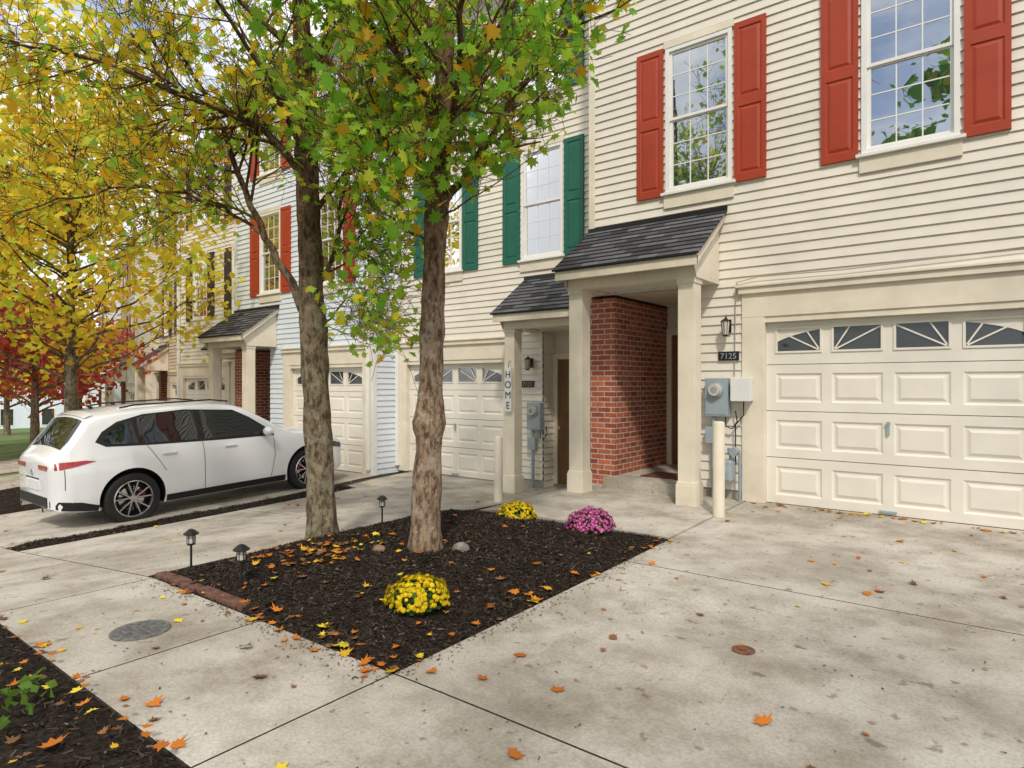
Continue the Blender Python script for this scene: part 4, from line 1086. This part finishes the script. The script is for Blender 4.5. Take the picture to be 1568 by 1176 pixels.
# ------------------------------------------------------------------ car
def car(loc, rotz, pitch):
    root = empty('parked_car', loc, 0); root.rotation_euler = (pitch, 0, rotz)
    Tp = ([0, .03, .08, .14, .30, .46, .60, .9, 1.3, 1.75, 2.2, 2.5, 2.72, 3.0, 3.25, 3.45, 3.8, 4.2, 4.42, 4.56, 4.65, 4.69],
          [.93, 1.02, 1.075, 1.12, 1.33, 1.545, 1.60, 1.635, 1.66, 1.67, 1.655, 1.62, 1.55, 1.385, 1.23, 1.13, 1.09, 1.01, .93, .83, .70, .62])
    Wp = ([0, .03, .08, .2, .45, .92, 1.4, 1.9, 2.8, 3.4, 3.74, 4.1, 4.35, 4.52, 4.63, 4.69], [.60, .70, .78, .86, .92, .955, .94, .93, .935, .945, .95, .925, .87, .78, .66, .52])
    Bp = ([0, .1, .5, 1.3, 3.3, 4.3, 4.69], [.36, .32, .27, .24, .24, .25, .30])
    T = lambda y: float(np.interp(y, *Tp)); PW = lambda y: float(np.interp(y, *Wp)); B = lambda y: float(np.interp(y, *Bp))
    def zs(y): return min(.99, T(y)-.11)
    def zr(y): return max(zs(y)+.005, T(y)-.10)
    def side(y, z):
        f = float(np.interp(z, [.22, .32, .5, .72, .86, .99], [.93, .965, .985, 1.0, .992, .965]))
        if z <= zs(y): return PW(y)*f
        ws = PW(y)*float(np.interp(zs(y), [.22, .32, .5, .72, .86, .99], [.93, .965, .985, 1.0, .992, .965]))
        k = .36
        b = lambda q: ws-(q-zs(y))*k
        if z <= zr(y): return b(z)
        q = min(1, (z-zr(y))/max(1e-4, T(y)-zr(y)))
        return b(zr(y))*math.sqrt(max(0, 1-q*q))
    def top(y, x):
        w = side(y, zr(y)); q = min(1, abs(x)/w)
        return zr(y)+(T(y)-zr(y))*math.sqrt(max(0, 1-q*q))
    ysn = sorted(set([round(v, 3) for v in list(Tp[0])+list(Wp[0])+list(np.arange(0.05, 4.66, .08))]))
    v = []; rings = []
    for y in ysn:
        half = []
        for t in np.linspace(0, 1, 9): z = B(y)+(zs(y)-B(y))*t; half.append((side(y, z), z))
        for t in np.linspace(0, 1, 7)[1:]: z = zs(y)+(zr(y)-zs(y))*t; half.append((side(y, z), z))
        w = side(y, zr(y))
        for a in np.linspace(0, 90, 9)[1:]:
            a = math.radians(a); half.append((w*math.cos(a), zr(y)+(T(y)-zr(y))*math.sin(a)))
        ring = [(x, y, z) for x, z in half] + [(-x, y, z) for x, z in half[:-1][::-1]]
        rings.append([len(v)+i for i in range(len(ring))]); v += ring
    f = []
    n = len(rings[0])
    for a, b in zip(rings[:-1], rings[1:]):
        for k in range(n): f.append([a[k], b[k], b[(k+1) % n], a[(k+1) % n]])
    f.append(rings[0]); f.append(rings[-1][::-1])
    me = bpy.data.meshes.new('body'); me.from_pydata(v, [], f); me.materials.append(MATS['car_paint']); me.materials.append(MATS['car_black'])
    bm = bmesh.new(); bm.from_mesh(me); bmesh.ops.remove_doubles(bm, verts=bm.verts, dist=1e-5); bmesh.ops.recalc_face_normals(bm, faces=bm.faces); bm.to_mesh(me); bm.free()
    o = bpy.data.objects.new('body', me); COL.objects.link(o)
    WY = (.92, 3.74); WR = .365
    for wy in WY:
        cm = MB()
        for s in (1, -1): cm.cyl((s*.62, wy, WR+.01), (s*1.3, wy, WR+.01), .425, 'car_black', 48)
        co = cm.build('cut'); 
        bm = bmesh.new(); bm.from_mesh(co.data); bmesh.ops.recalc_face_normals(bm, faces=bm.faces); bm.to_mesh(co.data); bm.free()
        md = o.modifiers.new('b', 'BOOLEAN'); md.operation = 'DIFFERENCE'; md.object = co; md.solver = 'EXACT'
        dg = bpy.context.evaluated_depsgraph_get(); nm = bpy.data.meshes.new_from_object(o.evaluated_get(dg)); o.modifiers.clear(); o.data = nm
        bpy.data.objects.remove(co)
    me = o.data
    for p in me.polygons:
        p.use_smooth = True
        c = p.center
        for wy in WY:
            if math.hypot(c.y-wy, c.z-WR-.01) < .424 and abs(c.x) < PW(c.y)*.985 and c.z > 0.1: p.material_index = 1
    me.set_sharp_from_angle(angle=math.radians(32))
    o.parent = root; o.name = 'body'
    def decal(name, poly, mat, off=.004, fn='side', both=True):
        vs = []; fs = []
        for s in ((1, -1) if both else (1,)):
            bm = bmesh.new()
            bm.faces.new([bm.verts.new((p[0], p[1], 0)) for p in poly])
            bmesh.ops.triangulate(bm, faces=bm.faces)
            for _ in range(4):
                ed = [e for e in bm.edges if e.calc_length() > .09]
                if not ed: break
                bmesh.ops.subdivide_edges(bm, edges=ed, cuts=1); bmesh.ops.triangulate(bm, faces=bm.faces)
            b0 = len(vs); bm.verts.index_update()
            for q in bm.verts:
                if fn == 'side': vs.append((s*(side(q.co.x, q.co.y)+off), q.co.x, q.co.y))
                else: vs.append((q.co.x*s, q.co.y, top(q.co.y, q.co.x)+off))
            for fc in bm.faces: fs.append([b0+q.index for q in fc.verts])
            bm.free()
        mm = bpy.data.meshes.new(name); mm.from_pydata(vs, [], fs); mm.materials.append(MATS[mat]); mm.polygons.foreach_set('use_smooth', [True]*len(mm.polygons))
        ob = bpy.data.objects.new(name, mm); COL.objects.link(ob); ob.parent = root
    decal('side_glass_surround', [(.50, 1.20), (.62, 1.125), (1.2, 1.09), (2.2, 1.05), (3.12, 1.03), (3.10, 1.10), (2.75, 1.36), (2.50, 1.495), (1.75, 1.555), (1.15, 1.53), (.80, 1.45), (.60, 1.33)], 'car_black', .003)
    decal('rear_quarter_glass', [(.60, 1.215), (.70, 1.155), (1.02, 1.13), (.98, 1.46), (.83, 1.425), (.68, 1.32)], 'car_glass', .007)
    decal('rear_door_glass', [(1.06, 1.125), (1.88, 1.095), (1.88, 1.53), (1.45, 1.53), (1.15, 1.505), (1.04, 1.475)], 'car_glass', .007)
    decal('front_door_glass', [(1.97, 1.09), (3.02, 1.06), (3.0, 1.12), (2.70, 1.345), (2.48, 1.465), (1.97, 1.52)], 'car_glass', .007)
    decal('windscreen', [(-.74, 3.40), (.74, 3.40), (.66, 3.1), (.56, 2.78), (-.56, 2.78), (-.66, 3.1)], 'car_glass', .006, 'top', False)
    decal('rear_window', [(-.58, .16), (.58, .16), (.62, .25), (.56, .44), (-.56, .44), (-.62, .25)], 'car_glass', .006, 'top', False)
    decal('roof_spoiler', [(-.58, .455), (.58, .455), (.60, .56), (-.60, .56)], 'car_paint', .02, 'top', False)
    decal('sill_trim', [(1.36, .245), (3.29, .245), (3.29, .345), (1.36, .345)], 'car_black', .006)
    decal('rear_lower_trim', [(.005, .37), (.1, .33), (.48, .275), (.50, .35), (.3, .42), (.005, .46)], 'car_black', .006)
    decal('tail_lamp', [(.004, .86), (.10, .875), (.30, .915), (.48, .955), (.36, .975), (.10, .97), (.004, .94)], 'tail_red', .007)
    decal('front_lamp', [(4.1, .74), (4.5, .66), (4.6, .66), (4.6, .72), (4.3, .80)], 'car_glass', .006)
    decal('door_seam_b', [(1.925, .35), (1.933, .35), (1.933, 1.09), (1.925, 1.09)], 'car_seam', .003)
    decal('door_seam_front', [(3.02, .35), (3.028, .35), (3.10, .7), (3.10, 1.04), (3.092, 1.04), (3.092, .7)], 'car_seam', .003)
    decal('door_seam_rear', [(1.36, .70), (1.368, .70), (1.14, 1.09), (1.13, 1.09)], 'car_seam', .003)
    decal('tailgate_seam', [(.13, .60), (.138, .60), (.14, .87), (.132, .87)], 'car_seam', .003)
    mb = MB()
    mb.box(-.56, .56, -.012, .0, .37, .50, 'car_black'); mb.box(-.26, .26, -.02, -.0, .58, .70, 'plastic_white')
    mb.box(-.59, -.28, -.010, .0, .865, .925, 'tail_red'); mb.box(.28, .59, -.010, .0, .865, .925, 'tail_red')
    mb.box(-.27, .27, -.006, 0, .72, .735, 'car_seam')
    for s in (1, -1): mb.cyl((s*.46, .1, .34), (s*.46, -.03, .34), .045, 'chrome', 18); mb.cyl((s*.46, .0, .34), (s*.46, -.032, .34), .036, 'car_black', 18)
    mb.cyl((0, .0, .80), (0, -.012, .80), .045, 'chrome', 20)
    mb.build('rear_details', root)
    mb = MB()
    for s in (1, -1):
        for yy in (1.42, 2.35):
            xx = side(yy, .95); mb.box(s*(xx-.01), s*(xx+.03), yy-.10, yy+.10, .935, .965, 'car_paint')
    mb.build('door_handles', root, bevel=.008)
    mb = MB()
    for s in (1, -1):
        mb.sphere((s*1.03, 2.93, 1.12), .1, 'car_paint', 8, (1.05, .75, .72)); mb.box(s*.88, s*1.0, 2.90, 2.97, 1.05, 1.09, 'car_black')
        mb.tube([(s*.60, .9, 1.635), (s*.60, 1.1, 1.665), (s*.595, 2.2, 1.672), (s*.585, 2.5, 1.63)], [.012]*4, 8, 'car_black')
    mb.tube([(0, .75, 1.62), (0, .68, 1.68)], [.03, .006], 8, 'car_black')
    mb.build('mirrors_and_rails', root, smooth=True)
    for i, (s, wy) in enumerate([(1, .92), (1, 3.74), (-1, .92), (-1, 3.74)]):
        mb = MB(); prof = [(.70, .245), (.70, .30), (.715, .345), (.74, .362), (.80, .365), (.86, .365), (.90, .358), (.922, .338), (.926, .30), (.918, .262), (.90, .25)]
        K = 40; rg = []
        for (xx, rr) in prof: rg.append([mb.vert((s*xx, wy+rr*math.cos(2*math.pi*k/K), WR+rr*math.sin(2*math.pi*k/K))) for k in range(K)])
        for a, b in zip(rg[:-1], rg[1:]):
            for k in range(K): mb.f.append([a[k], a[(k+1) % K], b[(k+1) % K], b[k]]); mb.m.append('tyre')
        rp = [(.912, .256), (.918, .243), (.90, .236), (.80, .225)]; rg = []
        for (xx, rr) in rp: rg.append([mb.vert((s*xx, wy+rr*math.cos(2*math.pi*k/K), WR+rr*math.sin(2*math.pi*k/K))) for k in range(K)])
        for j, (a, b) in enumerate(zip(rg[:-1], rg[1:])):
            for k in range(K): mb.f.append([a[k], a[(k+1) % K], b[(k+1) % K], b[k]]); mb.m.append('rim_silver' if j < 2 else 'rim_dark')
        mb.cyl((s*.78, wy, WR), (s*.80, wy, WR), .235, 'car_black', 32)
        mb.cyl((s*.80, wy, WR), (s*.82, wy, WR), .17, 'chrome', 32)
        mb.cyl((s*.86, wy, WR), (s*.90, wy, WR), .045, 'rim_silver', 16)
        mb.build('wheel', root, smooth=True)
        mb = MB()
        for k in range(5):
            for dd in (-.22, .22):
                a = 2*math.pi*k/5+math.pi/2; a2 = a+dd*1.25
                p0 = Vector((s*.885, wy+.03*math.cos(a), WR+.03*math.sin(a))); p1 = Vector((s*.902, wy+.236*math.cos(a2), WR+.236*math.sin(a2)))
                tg = Vector((0, -math.sin((a+a2)/2), math.cos((a+a2)/2)))
                for (w0, w1, xo, mt) in ((.018, .015, 0, 'rim_dark'), (.009, .008, .004, 'rim_silver')):
                    q = [p0-tg*w0, p0+tg*w0, p1+tg*w1, p1-tg*w1]; q = [Vector((c.x+s*xo, c.y, c.z)) for c in q]
                    bk = [Vector((c.x-s*.03, c.y, c.z)) for c in q]
                    mb.face(q, mt)
                    for m_ in range(4): mb.face([q[m_], q[(m_+1) % 4], bk[(m_+1) % 4], bk[m_]], mt)
        ca = []
        for k in range(5): 
            a = math.radians(-5+ k*10 + (140 if wy > 2 else 0)); ca.append((s*.84, wy+.155*math.cos(a), WR+.155*math.sin(a)))
        mb.tube(ca, [.028]*5, 8, 'caliper_red')
        mb.build('spokes_and_brake', root)
    return root
pit = math.atan2(g(-10.7, 6.54)-g(-10.7, 3.72), 2.82)
zc = g(-10.7, 3.74)+0.02 - 0.92*math.sin(pit)
car((-10.60, 2.86, zc), 0, pit)

# ------------------------------------------------------------------ light, world, camera
az = math.radians(143); el = math.radians(47)
w = bpy.data.worlds.new('World'); scene.world = w; w.use_nodes = True
nt = w.node_tree; bg = nt.nodes['Background']
sky = nt.nodes.new('ShaderNodeTexSky'); sky.sky_type = 'NISHITA'; sky.sun_disc = False
sky.sun_elevation = el; sky.sun_rotation = az; sky.air_density = 1.0; sky.dust_density = 1.5
tc = nt.nodes.new('ShaderNodeTexCoord')
cn = nt.nodes.new('ShaderNodeTexNoise'); cn.inputs['Scale'].default_value = 2.6; cn.inputs['Detail'].default_value = 7; cn.inputs['Roughness'].default_value = 0.6
mp = nt.nodes.new('ShaderNodeMapping'); mp.inputs['Scale'].default_value = (1, 1, 2.2)
nt.links.new(tc.outputs['Generated'], mp.inputs['Vector']); nt.links.new(mp.outputs[0], cn.inputs['Vector'])
cr = nt.nodes.new('ShaderNodeValToRGB'); cr.color_ramp.elements[0].position = 0.36; cr.color_ramp.elements[1].position = 0.56
nt.links.new(cn.outputs['Fac'], cr.inputs['Fac'])
mx = nt.nodes.new('ShaderNodeMix'); mx.data_type = 'RGBA'; mx.inputs[7].default_value = (8.4, 8.35, 8.4, 1)
nt.links.new(cr.outputs['Color'], mx.inputs[0]); nt.links.new(sky.outputs[0], mx.inputs[6])
nt.links.new(mx.outputs[2], bg.inputs['Color']); bg.inputs['Strength'].default_value = 0.15
sun = bpy.data.lights.new('sun', 'SUN'); sun.energy = 2.5; sun.angle = math.radians(4.0); sun.color = (1.0, 0.92, 0.80)
so = bpy.data.objects.new('sun', sun); COL.objects.link(so)
tosun = Vector((math.sin(az)*math.cos(el), math.cos(az)*math.cos(el), math.sin(el)))
so.rotation_euler = tosun.to_track_quat('Z', 'Y').to_euler()
so.location = tosun*30
scene.view_settings.view_transform = 'Standard'; scene.view_settings.look = 'None'; scene.view_settings.exposure = 0

cam = bpy.data.cameras.new('camera'); co = bpy.data.objects.new('camera', cam); COL.objects.link(co)
co.location = (0, 0, 1.4); co.rotation_euler = (math.radians(90), 0, math.radians(38.1))
cam.lens = 22.4; cam.sensor_width = 36; cam.clip_end = 2000; cam.clip_start = 0.05
scene.camera = co
